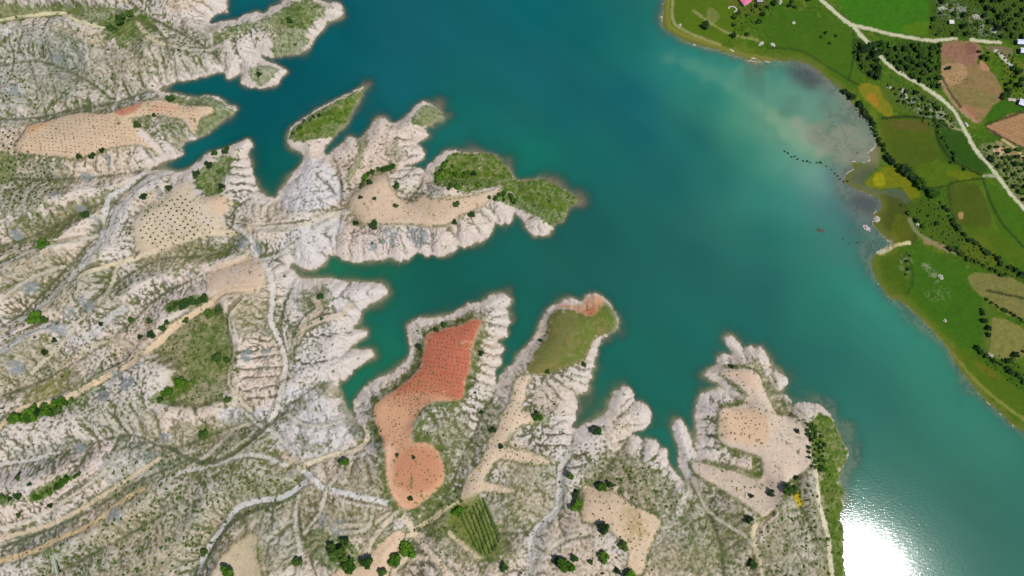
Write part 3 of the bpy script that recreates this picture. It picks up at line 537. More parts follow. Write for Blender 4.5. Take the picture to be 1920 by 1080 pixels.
# ---- east bank
Ce = C.copy(); C[:] = np.where(mE[..., None], lin((68,102,8)).astype(np.float32), C)
def em(p, rgb, s_, r=1.5, tex=0., rows=None, z=3):
    if rgb[1] >= rgb[0] and rgb[2] < 70: rgb = (rgb[0]*.90, rgb[1]*.93, rgb[2]*.55)
    m = soft(p, r*.5, z); m = sm(m+.10*n4*np.minimum(4*m, 1), .25, .75)*mE*s_
    v = 1+.05*n1+.05*n4
    if rows: v = v+rows[2]*dirw(rows[0], rows[1], .3)
    mix(m*(1-tex*sm(-n4-n1*.5, 0, 1.6)), rgb, v)
mix(mE*sm(n5+.5*n3, -.5, 1.5)*.5, (58,94,14)); mix(mE*sm(n1+n0*.8+.6*n4, .4, 2)*.4, (46,78,12)); mix(mE*sm(-n1-n0*.8+.6*n6, .6, 2.2)*.35, (122,132,60)); mix(mE*sm(n3-.5*n5, .2, 2)*.45, (104,118,32)); mix(mE*sm(n4+n1*.6, .8, 2.4)*.35, (48,76,22))
em("1560,-60 1600,45 1650,55 1700,66 1746,62 1741,35 1762,10 1750,-60", (62,122,16), .9, 2, 0, (70, 3, .03)); em("1600,10 1740,20 1730,45 1640,40", (70,112,56), .35, 8)
em("1690,50 1745,38 1746,62 1705,66", (96,124,14), .7, 4)
em("1250,-60 1370,-60 1400,40 1350,80 1290,75 1262,50", (92,116,34), .8, 6); em("1365,-20 1440,-20 1430,25 1380,20", (102,104,60), .8, 5, .4)
em("1450,10 1600,60 1620,120 1600,170 1520,120 1450,80", (70,108,28), .6, 14)
em("1330,10 1350,28 1340,42 1325,34", (130,132,80), .5, 3)
em("1640,80 1765,80 1762,140 1775,165 1740,165 1680,130", (56,86,38), .85, 4, .3); em("1600,70 1645,90 1650,150 1625,140 1605,110", (46,72,34), .7, 5, .3)
em("1760,-40 1960,-40 1960,78 1880,76 1800,70 1740,66 1745,40", (70,92,44), .95, 5, .4)
mix(soft("1755,5 1800,0 1850,35 1880,55 1850,65 1820,40 1770,25", 5)*mE*sm(n2+n4, -.2, 1.2)*.85, (140,144,130))
em("1766,80 1828,80 1842,100 1826,116 1862,140 1882,180 1870,195 1850,215 1836,232 1820,225 1790,195 1764,165 1760,145 1766,120", (142,116,78), .95, 1.2, .1, (20, 2.5, .03))
em("1768,82 1826,82 1836,104 1815,125 1770,105", (146,106,86), .8, 4); em("1808,82 1826,84 1830,100 1812,102", (122,80,70), .6, 3); em("1764,125 1800,118 1815,140 1790,160 1765,150", (176,142,102), .7, 4)
em("1775,165 1815,165 1870,180 1850,205 1800,190", (124,118,66), .6, 8); em("1800,195 1825,205 1832,222 1815,215", (166,112,88), .7, 3); em("1762,150 1770,150 1800,195 1835,228 1825,230 1790,200", (170,140,108), .6, 1.5)
em("1835,112 1850,125 1855,135 1840,130", (182,130,104), .9, 2); em("1870,90 1900,110 1925,130 1930,150 1890,140", (120,122,66), .7, 5, .2); em("1845,88 1895,92 1890,110 1860,100", (130,110,84), .7, 3)
em("1860,200 1890,185 1925,195 1925,212 1850,232", (60,106,16), .9, 2)
em("1849,237 1935,206 1935,276 1888,262", (168,128,92), .97, 1.0, .05, (62, 3.3, .10))
em("1840,270 1930,280 1930,400 1880,330 1850,300", (120,124,80), .85, 5, .5); em("1862,278 1880,275 1885,290 1865,292", (206,172,138), .85, 2, .3); em("1865,262 1930,300 1925,306 1880,285", (176,146,102), .6, 2)
em("1610,155 1655,165 1680,220 1660,215 1625,185", (132,124,28), .8, 5); em("1630,172 1645,178 1650,200 1632,188", (160,118,34), .8, 3)
em("1660,150 1780,190 1800,235 1760,240 1700,210 1660,185", (88,106,60), .85, 4, .4); mix(soft("1690,175 1760,190 1800,235 1780,240 1720,200", 5)*mE*sm(n2+n1, -.1, 1.2)*.75, (150,156,142))
em("1655,220 1750,222 1760,300 1700,330 1660,260", (88,98,34), .8, 5, .1); em("1670,225 1740,228 1735,245 1680,240", (104,84,44), .45, 6)
em("1752,222 1800,245 1850,300 1840,330 1800,320 1770,300", (48,84,28), .85, 4); em("1665,262 1760,270 1790,330 1720,330", (78,98,36), .5, 8)
em("1715,318 1760,300 1850,328 1845,345 1770,352 1730,345", (88,112,14), .9, 3); em("1770,318 1848,328 1800,338", (124,124,30), .5, 4)
em("1778,350 1830,345 1858,400 1850,430 1800,420 1780,390", (82,92,40), .85, 3); em("1850,340 1925,400 1925,470 1880,440 1860,400", (70,110,16), .8, 4)
em("1790,420 1860,430 1925,480 1925,500 1870,470 1810,440", (84,108,24), .8, 5); em("1798,398 1808,398 1806,410 1798,408", (186,148,96), .7, 1.5)
em("1623,342 1665,309 1692,327 1728,362 1712,379 1692,350 1652,353", (126,126,18), .95, 1.8, .05); em("1640,330 1655,320 1662,345 1640,345", (170,160,10), .5, 3)
em("1583,320 1640,300 1645,312 1622,342 1652,355 1690,352 1712,380 1690,380 1640,365 1580,345", (84,90,78), .85, 3, .3)
em("1640,365 1690,372 1712,400 1722,450 1690,470 1662,450 1640,425", (78,84,48), .9, 4); em("1680,400 1715,420 1712,450 1680,458", (98,104,34), .7, 6)
em("1700,380 1745,372 1790,420 1850,470 1920,512 1925,530 1850,510 1780,470 1730,440", (74,96,38), .8, 3, .4); em("1790,470 1840,440 1870,480 1860,500", (104,112,40), .6, 6)
em("1640,478 1665,466 1705,458 1750,470 1810,500 1830,540 1850,580 1840,680 1800,650 1740,600 1690,560 1655,535 1638,500", (68,108,22), .9, 3)
em("1650,485 1700,470 1700,560 1660,535", (80,98,34), .6, 6); em("1710,505 1760,500 1840,560 1842,650 1810,640 1740,580", (62,106,8), .6, 10)
mix(soft("1690,480 1720,470 1715,500 1708,520 1698,510", 3)*mE*.6*sm(n1+n2, -.4, 1), (128,132,98)); mix(soft("1733,490 1750,495 1768,520 1760,528 1745,510", 2)*mE*.6*sm(n1+n2, -.4, 1), (150,150,120)); mix(soft("1740,545 1785,540 1782,558 1750,560", 4)*mE*.5*sm(n1, -.4, 1), (130,140,96))
em("1815,520 1850,512 1925,535 1925,600 1850,565", (124,118,66), .9, 3, .15); em("1860,595 1925,620 1925,668 1880,675 1852,660", (128,124,66), .9, 2, .15); em("1842,560 1860,565 1862,600 1858,660 1845,670", (84,108,52), .8, 3, .3)
em("1830,655 1925,700 1925,740 1880,700 1840,680", (66,100,28), .8, 4, .3); em("1790,650 1830,665 1925,745 1925,790 1850,730", (86,110,12), .8, 5); em("1830,675 1870,700 1880,715 1840,695", (116,104,28), .5, 6)
for r_ in ROADS: road(*r_, True)
es = np.exp(-np.clip(dS-1-.6*n3, 0, 99)/1.6)*mE; mix(es*.65, (104,98,76)); mix(np.exp(-np.clip(dS-5-n3, 0, 99)/3)*mE*.35, (118,122,40))
mix(soft("1610,290 1640,260 1650,300 1640,310", 4, 0)*mE*.7, (132,126,98)); mix(soft("1640,470 1660,466 1668,450 1672,458 1655,478", 1.5, 0)*.8*mE, (190,180,140))
# ground below the water: silty fringe, then dark mud in the shallow shelves
uw = ~land
C[uw] = lin((158,150,118)).astype(np.float32)
mix(uw*sm(dw, 0, 6)*.6, (120,112,74)); mix(uw*sm(shoal, .25, .7)*sm(GX, -900, 900)*.95*(GX < 260), (96,88,86))
mix(uw*(GX < 260)*sm(n4, .2, 1.5)*.4, (80,74,66))
mix(uw*(GX > 260)*.9, (176,166,140)); mix(uw*(GX > 260)*sm(n6+n4*.7+n0*.3, .0, 1.2)*.7, (92,90,86))
mk = soft("1465,118 1520,125 1545,150 1520,170 1480,150", 8, 0)+soft("1600,355 1650,370 1640,410 1610,400 1590,370", 8, 0)+soft("1580,320 1620,300 1600,350", 6, 0)
mix(uw*np.clip(mk, 0, 1)*.9, (72,72,78))
mix((~mE)*np.exp(-np.abs(dS-.1)/.8)*.22, (140,112,84))
C = np.clip(C, .004, .78)
# ------------------------------------------------------------------ materials
def mat(name, fn):
    m = bpy.data.materials.new(name); m.use_nodes = True; t = m.node_tree; fn(t, t.nodes['Principled BSDF']); return m
def nd(t, k, **kw):
    n = t.nodes.new(k)
    for a, b in kw.items(): setattr(n, a, b)
    return n
def noise(t, scale, detail=4, rough=.6):
    tc = nd(t, 'ShaderNodeTexCoord'); n = nd(t, 'ShaderNodeTexNoise'); n.inputs['Scale'].default_value = scale
    n.inputs['Detail'].default_value = detail; n.inputs['Roughness'].default_value = rough
    t.links.new(tc.outputs['Object'], n.inputs['Vector']); return n
def ground(t, b):
    a = nd(t, 'ShaderNodeVertexColor', layer_name='col'); n = noise(t, .9, 6, .7)
    mr = nd(t, 'ShaderNodeMapRange'); mr.inputs[3].default_value = .82; mr.inputs[4].default_value = 1.18; mr.inputs[1].default_value = .2; mr.inputs[2].default_value = .8
    t.links.new(n.outputs[0], mr.inputs[0])
    mu = nd(t, 'ShaderNodeVectorMath', operation='SCALE'); t.links.new(a.outputs[0], mu.inputs[0]); t.links.new(mr.outputs[0], mu.inputs['Scale'])
    t.links.new(mu.outputs[0], b.inputs['Base Color']); b.inputs['Roughness'].default_value = .95; b.inputs['Specular IOR Level'].default_value = .15
    bp = nd(t, 'ShaderNodeBump'); bp.inputs['Strength'].default_value = .5; bp.inputs['Distance'].default_value = .5
    t.links.new(n.outputs[0], bp.inputs['Height']); t.links.new(bp.outputs[0], b.inputs['Normal'])
def water_m(t, b):
    a = nd(t, 'ShaderNodeVertexColor', layer_name='col'); t.links.new(a.outputs[0], b.inputs['Base Color'])
    t.links.new(a.outputs[1], b.inputs['Alpha'])
    b.inputs['Roughness'].default_value = .08; b.inputs['IOR'].default_value = 1.5
    n = noise(t, .62, 5, .62); mp = nd(t, 'ShaderNodeMapping'); mp.inputs['Scale'].default_value = (.40, 1.15, 1); mp.inputs['Rotation'].default_value = (0, 0, math.radians(-10))
    t.links.new(n.inputs['Vector'].links[0].from_socket, mp.inputs[0]); t.links.new(mp.outputs[0], n.inputs['Vector'])
    bp = nd(t, 'ShaderNodeBump'); bp.inputs['Strength'].default_value = 1; bp.inputs['Distance'].default_value = .045
    t.links.new(n.outputs[0], bp.inputs['Height']); t.links.new(bp.outputs[0], b.inputs['Normal'])
M_ground = mat('ground_soil', ground); M_water = mat('lake_water', water_m)
def plain(name, rgb, rough=.8, var=.25, scale=1.2, spec=.3):
    def f(t, b):
        n = noise(t, scale, 3); c = lin(rgb)*1.0
        r = nd(t, 'ShaderNodeValToRGB'); r.color_ramp.elements[0].position = .3; r.color_ramp.elements[1].position = .7
        r.color_ramp.elements[0].color = (*(c*(1-var)), 1); r.color_ramp.elements[1].color = (*(np.minimum(c*(1+var), .9)), 1)
        t.links.new(n.outputs[0], r.inputs[0]); t.links.new(r.outputs[0], b.inputs['Base Color'])
        b.inputs['Roughness'].default_value = rough; b.inputs['Specular IOR Level'].default_value = spec
    return mat(name, f)
# ------------------------------------------------------------------ terrain + water meshes
def gridmesh(name, m, Z, col, keep, gx_, gy_):
    ny, nx = Z.shape; XX, YY = np.meshgrid(gx_, gy_)
    q = keep[:-1, :-1] | keep[1:, :-1] | keep[:-1, 1:] | keep[1:, 1:]
    jj, ii = np.nonzero(q); a = jj*nx+ii; f = np.stack([a, a+1, a+nx+1, a+nx], 1)
    used = np.zeros(ny*nx, bool); used[f.ravel()] = True; rm = np.cumsum(used)-1; f = rm[f]
    v = np.stack([XX.ravel()[used], YY.ravel()[used], Z.ravel()[used]], 1).astype(np.float32)
    me = bpy.data.meshes.new(name); me.vertices.add(len(v)); me.vertices.foreach_set('co', v.ravel())
    me.loops.add(f.size); me.loops.foreach_set('vertex_index', f.ravel().astype(np.int32))
    me.polygons.add(len(f)); me.polygons.foreach_set('loop_start', np.arange(0, f.size, 4, dtype=np.int32))
    me.polygons.foreach_set('use_smooth', np.ones(len(f), bool))
    at = me.color_attributes.new('col', 'FLOAT_COLOR', 'POINT')
    at.data.foreach_set('color', col.reshape(-1, 4)[used].astype(np.float32).ravel())
    me.update(); me.validate(); me.materials.append(m)
    o = bpy.data.objects.new(name, me); sc.collection.objects.link(o); return o
print('mesh')
C4 = np.concatenate([C, np.ones((NY, NX, 1), np.float32)], 2)
keep = h > -3.2
o = gridmesh('ground', M_ground, h, C4, keep, gx, gy); o['kind'] = 'structure'
# ground beyond the detailed sheet, out to the far distance
big = 40.0; bx = np.concatenate([np.arange(-3000, X0, big), [X0], np.arange(X0+big, gx[-1], big), [float(gx[-1])], np.arange(gx[-1]+big, 3000, big)])
by = np.concatenate([np.arange(-3000, Y0, big), [Y0], np.arange(Y0+big, gy[-1], big), [float(gy[-1])], np.arange(gy[-1]+big, 3000, big)])
BX, BY = np.meshgrid(bx, by); cx = np.clip(BX, X0, gx[-1]); cy = np.clip(BY, Y0, gy[-1])
outm = ~((BX > X0+1) & (BX < gx[-1]-1) & (BY > Y0+1) & (BY < gy[-1]-1))
insq = np.zeros_like(outm)
# keep only quads whose centre lies outside
def ring(name, m, Z, col):
    ny, nx = Z.shape; mxx = (BX[:-1, :-1]+BX[1:, 1:])/2; myy = (BY[:-1, :-1]+BY[1:, 1:])/2
    q = ~((mxx > X0) & (mxx < gx[-1]) & (myy > Y0) & (myy < gy[-1])); jj, ii = np.nonzero(q); a = jj*nx+ii
    f = np.stack([a, a+1, a+nx+1, a+nx], 1); me = bpy.data.meshes.new(name)
    me.from_pydata(np.stack([BX.ravel(), BY.ravel(), Z.ravel()], 1).tolist(), [], f.tolist())
    at = me.color_attributes.new('col', 'FLOAT_COLOR', 'POINT'); at.data.foreach_set('color', col.reshape(-1, 4).astype(np.float32).ravel())
    me.materials.append(m); o = bpy.data.objects.new(name, me); sc.collection.objects.link(o); return o
Zb = samp(blur(h, 6), cx, cy); Cb = np.stack([samp(blur(C[..., k], 6), cx, cy) for k in range(3)]+[np.ones_like(cx)], -1)
o = ring('terrain', M_ground, Zb-.05, Cb); o['kind'] = 'structure'
# water: colour is the turbidity of the lake itself
WC = [(430,5,8,88,95),(560,150,0,84,90),(640,60,2,86,92),(500,220,0,80,85),(370,200,0,88,90),(340,300,10,92,92),(500,320,0,84,78),(520,355,14,100,85),(620,220,4,88,92),(760,60,16,90,98),(760,150,14,92,96),
 (900,30,14,94,98),(1000,20,4,96,98),(1100,60,12,100,98),(1000,120,18,94,98),(900,180,14,96,94),(880,220,20,104,92),(980,230,24,100,94),(1000,280,18,112,92),(1050,200,16,92,94),(1180,180,14,92,96),(1180,80,22,106,98),(1250,110,34,118,110),
 (1300,130,42,128,112),(1200,250,18,92,94),(1130,300,20,100,92),(1250,330,22,98,92),(1300,270,22,100,94),(1340,190,34,120,102),(1390,200,74,144,116),(1430,230,100,154,122),(1400,280,40,122,102),(1350,330,30,104,94),(1380,130,50,132,116),(1450,140,62,142,122),(1470,190,92,158,130),(1530,220,126,160,138),
 (1520,270,128,162,134),(1460,300,78,146,120),(1600,260,158,156,136),(1570,200,128,142,132),(1530,150,84,106,112),(1620,230,116,114,108),(1430,360,42,122,106),(1540,330,104,148,132),(1480,380,50,130,114),(1550,390,72,118,114),(1600,410,76,106,112),(1560,440,64,122,112),(1500,450,44,120,108),(1600,470,66,118,112),
 (1440,440,34,104,98),(1560,530,44,130,114),(1620,560,54,130,116),(1440,540,32,98,94),(1520,600,38,112,100),(1650,620,50,124,110),(1560,680,36,104,96),(1740,680,54,126,110),(1640,760,42,108,98),(1780,780,52,122,106),(1700,850,44,108,94),(1860,850,54,120,104),(1800,950,46,106,94),(1900,1000,46,106,94),(1700,950,42,108,96),(1900,930,48,112,98),
 (1100,450,26,92,88),(1200,450,28,96,92),(1200,560,28,96,90),(1300,500,30,98,92),(1350,600,28,100,92),(1050,520,26,92,86),(950,500,22,94,86),(850,510,20,92,84),(700,510,24,102,82),(620,510,32,112,84),(800,550,22,92,84),(730,600,22,98,86),(700,650,24,104,84),(690,700,28,106,82),(650,740,34,108,86),(960,640,22,100,86),(1000,590,22,94,86),
 (1050,480,28,94,86),(1220,700,24,96,88),(1250,760,20,100,88),(1170,690,22,98,88),(1120,760,26,108,90),(1280,650,22,98,90),(1400,620,26,100,94),(1500,700,32,104,96),(1530,740,30,106,96),(1610,860,42,112,100),(1250,820,22,108,92),(600,265,10,92,88)]
s2 = 2; wgx = gx[::s2]; wgy = gy[::s2]; WX, WY = np.meshgrid(wgx, wgy)
cs = 10; qx = gx[::cs]; qy = gy[::cs]; QX, QY = np.meshgrid(qx, qy)
num = np.zeros(QX.shape+(3,)); den = np.zeros(QX.shape)
for x, y, r, g, b in WC:
    if y > 400: r, b = r*.9, b*.94
    q = W([[x, y]], 0)[0]; d2 = (QX-q[0])**2+(QY-q[1])**2; k = 1/(d2+22**2)**1.9
    num += k[..., None]*lin((r, g, b)); den += k
wc = num/den[..., None]
def upc(a):
    fx = np.clip((WX-X0)/(S*cs), 0, a.shape[1]-1.001); fy = np.clip((WY-Y0)/(S*cs), 0, a.shape[0]-1.001); i = fx.astype(int); j = fy.astype(int); u = fx-i; v = fy-j
    return (a[j, i]*(1-u)+a[j, i+1]*u)*(1-v)+(a[j+1, i]*(1-u)+a[j+1, i+1]*u)*v
wcf = np.stack([upc(wc[..., k]) for k in range(3)], -1).astype(np.float32)
wn = gn(41, 26, 60, .6)[::s2, ::s2]; wn2 = gn(42, 5, 24, -.7)[::s2, ::s2]; eb = blur(((GX > 250)*shoal).astype(np.float32), 10)[::s2, ::s2]
wcf *= (1+.03*wn+.018*gn(44, 12, 120, .9)[::s2, ::s2]+.035*wn2*np.clip(eb, 0, 1))[..., None]
plume = pdist(W(smooth(P("1250,112 1290,122 1330,140 1370,165 1400,190 1425,220 1445,250"), 3), 0), 30)+gn(43, 8)*2.5
pm = (np.exp(-(plume/7.5)**2))[::s2, ::s2][..., None]*.5
wcf = wcf*(1-pm*.5)+pm*.5*lin((112,160,128)).astype(np.float32)
def silt(p, r, rgb, k, nz=.25):
    global wcf
    m = blur(fill(W(smooth(P(p), 3, True), 0)).astype(np.float32), r); m = sm(m+nz*gn(45, 7, 30, -.8)*np.minimum(4*m*(1-m)+.15, 1)*m, .2, .9)[::s2, ::s2][..., None]*k
    wcf = wcf*(1-m)+m*lin(rgb).astype(np.float32)
silt("1330,140 1380,165 1420,195 1450,240 1480,290 1540,320 1600,320 1645,300 1645,250 1600,200 1540,160 1480,135 1420,120", 16, (96,148,124), .6)
silt("1385,175 1425,205 1455,245 1490,280 1530,295 1560,270 1530,240 1480,215 1440,195", 8, (128,164,132), .75, .35)
silt("1480,215 1540,235 1600,240 1640,270 1625,300 1570,300 1520,280", 10, (152,158,134), .7, .4)
silt("1250,105 1300,112 1350,128 1400,140 1430,160 1400,160 1350,145 1290,128", 6, (76,142,118), .6)
silt("1560,300 1610,345 1640,380 1640,440 1610,420 1570,380 1540,330", 12, (96,124,124), .6)
depth = np.clip(-h[::s2, ::s2], 0, 20)
tau = np.where(WX > 250, .9, 1.25)
al = 1-np.exp(-(depth+.05)/tau); mkw = sm(blur(np.clip(mk, 0, 1).astype(np.float32), 8)[::s2, ::s2], .1, .9)
al = np.where((WX > 250), np.maximum(al*(1-.55*mkw), .55-.4*mkw), np.maximum(al, .12))
wd4 = np.concatenate([wcf, al[..., None].astype(np.float32)], 2)
o = gridmesh('water', M_water, np.zeros_like(WX), wd4, blur((h[::s2, ::s2] < .15).astype(np.float32), 1) > .05, wgx, wgy); o['kind'] = 'structure'
wb = np.stack([samp(np.repeat(np.repeat(wcf[..., k], 2, 0), 2, 1), cx, cy) for k in range(3)]+[np.ones_like(cx)], -1)
o = ring('water_beyond', M_water, np.full_like(BX, -.02), wb); o['kind'] = 'structure'
print('objects')
LK = sc.collection.objects.link
def meshobj(name, me, parent=None):
    o = bpy.data.objects.new(name, me); LK(o)
    if parent: o.parent = parent
    return o
def tag(o, label, cat, group=None, kind=None):
    o['label'] = label; o['category'] = cat
    if group: o['group'] = group
    if kind: o['kind'] = kind
    return o
def ground_z(x, y): return float(np.maximum(samp(HGT, x, y), 0))
def bm_mesh(name, bm, m, smooth_=False):
    me = bpy.data.meshes.new(name); bm.to_mesh(me); bm.free(); me.materials.append(m)
    if smooth_: me.polygons.foreach_set('use_smooth', [True]*len(me.polygons))
    return me
def lump(bm, c, r, sub=1, jit=.25, flat=.8, rnd=random):
    g = bmesh.ops.create_icosphere(bm, subdivisions=sub, radius=1)
    for v in g['verts']:
        k = r*(1+rnd.uniform(-jit, jit)); v.co = mathutils.Vector((c[0]+v.co.x*k, c[1]+v.co.y*k, c[2]+v.co.z*k*flat))
def box(bm, a, b):
    x0, y0, z0 = a; x1, y1, z1 = b
    v = [bm.verts.new(p) for p in ((x0,y0,z0),(x1,y0,z0),(x1,y1,z0),(x0,y1,z0),(x0,y0,z1),(x1,y0,z1),(x1,y1,z1),(x0,y1,z1))]
    for f in ((3,2,1,0),(4,5,6,7),(0,1,5,4),(1,2,6,5),(2,3,7,6),(3,0,4,7)): bm.faces.new([v[i] for i in f])
def leafmat(name, a, b_):
    def f(t, b):
        n = noise(t, 1.1, 3); oi = nd(t, 'ShaderNodeObjectInfo'); ad = nd(t, 'ShaderNodeMath', operation='ADD'); sb = nd(t, 'ShaderNodeMath', operation='MULTIPLY_ADD')
        sb.inputs[1].default_value = .5; sb.inputs[2].default_value = -.25; t.links.new(oi.outputs['Random'], sb.inputs[0])
        t.links.new(n.outputs[0], ad.inputs[0]); t.links.new(sb.outputs[0], ad.inputs[1])
        r = nd(t, 'ShaderNodeValToRGB'); r.color_ramp.elements[0].position = .25; r.color_ramp.elements[1].position = .8
        r.color_ramp.elements[0].color = (*lin(a), 1); r.color_ramp.elements[1].color = (*lin(b_), 1)
        t.links.new(ad.outputs[0], r.inputs[0]); t.links.new(r.outputs[0], b.inputs['Base Color']); b.inputs['Roughness'].default_value = .75; b.inputs['Specular IOR Level'].default_value = .2
    return mat(name, f)
M_dark = leafmat('dark_foliage', (30,58,22), (62,92,34)); M_bright = leafmat('bright_foliage', (54,92,14), (96,138,28))
M_mid = leafmat('mid_foliage', (44,76,24), (84,112,38)); M_dry = leafmat('dry_foliage', (70,70,48), (104,98,66)); M_bark = plain('bark', (96,80,64))
def crown_mesh(name, m, seed, lumps=15, leaves=420, tall=.75):
    r = random.Random(seed); bm = bmesh.new(); cs = []
    for i in range(lumps):
        a = r.uniform(0, 6.28); q = math.sqrt(r.random())*.68; z = r.uniform(-.25, .5)*(1-q*.6)
        c = (q*math.cos(a), q*math.sin(a), z*tall+.75); k = r.uniform(.24, .42); cs.append((c, k)); lump(bm, c, k, 1, .22, .8, r)
    for i in range(leaves):
        c, k = r.choice(cs); d = mathutils.Vector((r.gauss(0, 1), r.gauss(0, 1), r.gauss(.3, 1))).normalized()
        p = mathutils.Vector(c)+d*k*r.uniform(.9, 1.3); s_ = r.uniform(.04, .09)
        u = mathutils.Vector((r.gauss(0, 1), r.gauss(0, 1), r.gauss(0, .5))).normalized(); v = u.cross(d).normalized()
        bm.faces.new([bm.verts.new(p+u*s_*a+v*s_*b) for a, b in ((-1,-1),(1,-1),(1,1),(-1,1))])
    return bm_mesh(name, bm, m)
def trunk_mesh():
    bm = bmesh.new(); g = bmesh.ops.create_cone(bm, cap_ends=True, segments=8, radius1=.085, radius2=.045, depth=.6)
    for v in g['verts']: v.co.z += .22
    for a in (.4, 2.5, 4.4):
        g = bmesh.ops.create_cone(bm, cap_ends=True, segments=5, radius1=.035, radius2=.015, depth=.5, matrix=mathutils.Matrix.Translation((.16*math.cos(a), .16*math.sin(a), .62)) @ mathutils.Matrix.Rotation(a, 4, 'Z') @ mathutils.Matrix.Rotation(.7, 4, 'Y'))
    return bm_mesh('trunk', bm, M_bark)
CR = {'dark': [crown_mesh('crown', M_dark, i) for i in range(3)], 'bright': [crown_mesh('crown', M_bright, 10+i) for i in range(3)], 'mid': [crown_mesh('crown', M_mid, 20+i) for i in range(3)]}
TR = trunk_mesh(); SCALEPX = .5
def tree(x, y, rp, label, group=None, tone='mid', name='tree', cat='tree', xyz=None):
    if 'bush' in label.split(' beside')[0].split(' of the')[0] or 'bush' in label[:24]: name, cat = 'bush', 'bush'
    q = W([[x, y]])[0] if xyz is None else xyz; r = rp*SCALEPX*1.08
    o = bpy.data.objects.new(name, None); LK(o); o.location = (q[0], q[1], ground_z(q[0], q[1])-.05*r); o.rotation_euler = (0, 0, random.uniform(0, 6.28))
    hz = r*random.uniform(.85, 1.15); o.scale = (r*random.uniform(.92, 1.1), r*random.uniform(.92, 1.1), hz); o.empty_display_size = .3
    meshobj('crown', random.choice(CR[tone]), o); meshobj('trunk', TR, o); return tag(o, label, cat, group)
def smallmesh(name, m, seed, n, jit=.3):
    r = random.Random(seed); bm = bmesh.new()
    for i in range(n):
        a = r.uniform(0, 6.28); q = r.uniform(0, .55) if n > 1 else 0; q *= .7; lump(bm, (q*math.cos(a), q*math.sin(a), .45+r.uniform(-.05, .1)), r.uniform(.45, .6), 1, jit, .8, r)
    for i in range(40):
        p = mathutils.Vector((r.gauss(0, .35), r.gauss(0, .35), r.uniform(.3, .8))); s_ = .1; u = mathutils.Vector((r.gauss(0, 1), r.gauss(0, 1), r.gauss(0, 1))).normalized()*s_; v = u.orthogonal()
        bm.faces.new([bm.verts.new(p+u*a+v*b) for a, b in ((-1,-1),(1,-1),(1,1),(-1,1))])
    return bm_mesh(name, bm, m)
SH = [smallmesh('shrub', M_mid, 1, 4), smallmesh('shrub', M_dark, 2, 4), smallmesh('shrub', M_dry, 3, 3), smallmesh('shrub', M_dark, 4, 5)]
OT = [smallmesh('orchard_tree', M_dark, 5, 3), smallmesh('orchard_tree', M_mid, 6, 4)]
SP = [smallmesh('sapling', M_mid, 7, 2), smallmesh('sapling', M_dry, 8, 2)]
def small(meshes, q, r, label, cat, group, name):
    o = meshobj(name, random.choice(meshes)); o.location = (q[0], q[1], ground_z(q[0], q[1])-.05); o.rotation_euler = (0, 0, random.uniform(0, 6.28))
    s_ = r*random.uniform(.8, 1.2); o.scale = (s_, s_*random.uniform(.85, 1.15), s_); return tag(o, label, cat, group)
def inpoly(p, poly):
    x, y = p; c = False; n = len(poly)
    for i in range(n):
        xa, ya = poly[i]; xb, yb = poly[i-1]
        if (ya > y) != (yb > y) and x < (xb-xa)*(y-ya)/(yb-ya)+xa: c = not c
    return c
def lattice(poly, a, b, jit, drop=0, seed=0):
    poly = P(poly) if isinstance(poly, str) else poly; r = random.Random(seed); o0 = poly.mean(0); out = []
    for i in range(-60, 61):
        for j in range(-60, 61):
            p = (o0[0]+i*a[0]+j*b[0]+r.gauss(0, jit), o0[1]+i*a[1]+j*b[1]+r.gauss(0, jit))
            if -8 < p[0] < 1928 and -8 < p[1] < 1088 and r.random() > drop and inpoly(p, poly): out.append(p)
    return out
def poisson(poly, dmin, seed=0, n=4000):
    poly = P(poly) if isinstance(poly, str) else poly; r = random.Random(seed); lo = poly.min(0); hi = poly.max(0); out = []
    for i in range(n):
        p = (r.uniform(lo[0], hi[0]), r.uniform(lo[1], hi[1]))
        if inpoly(p, poly) and all((p[0]-q[0])**2+(p[1]-q[1])**2 > dmin*dmin for q in out[-400:]): out.append(p)
    return out
def along(line, step, seed=0, jit=1.5):
    p = smooth(P(line), 6); r = random.Random(seed); out = []; acc = 0
    for k in range(len(p)-1):
        L = float(np.hypot(*(p[k+1]-p[k])))
        while acc < L: out.append((p[k][0]+(p[k+1][0]-p[k][0])*acc/max(L, 1e-6)+r.gauss(0, jit), p[k][1]+(p[k+1][1]-p[k][1])*acc/max(L, 1e-6)+r.gauss(0, jit))); acc += step*r.uniform(.75, 1.3)
        acc -= L
    return out
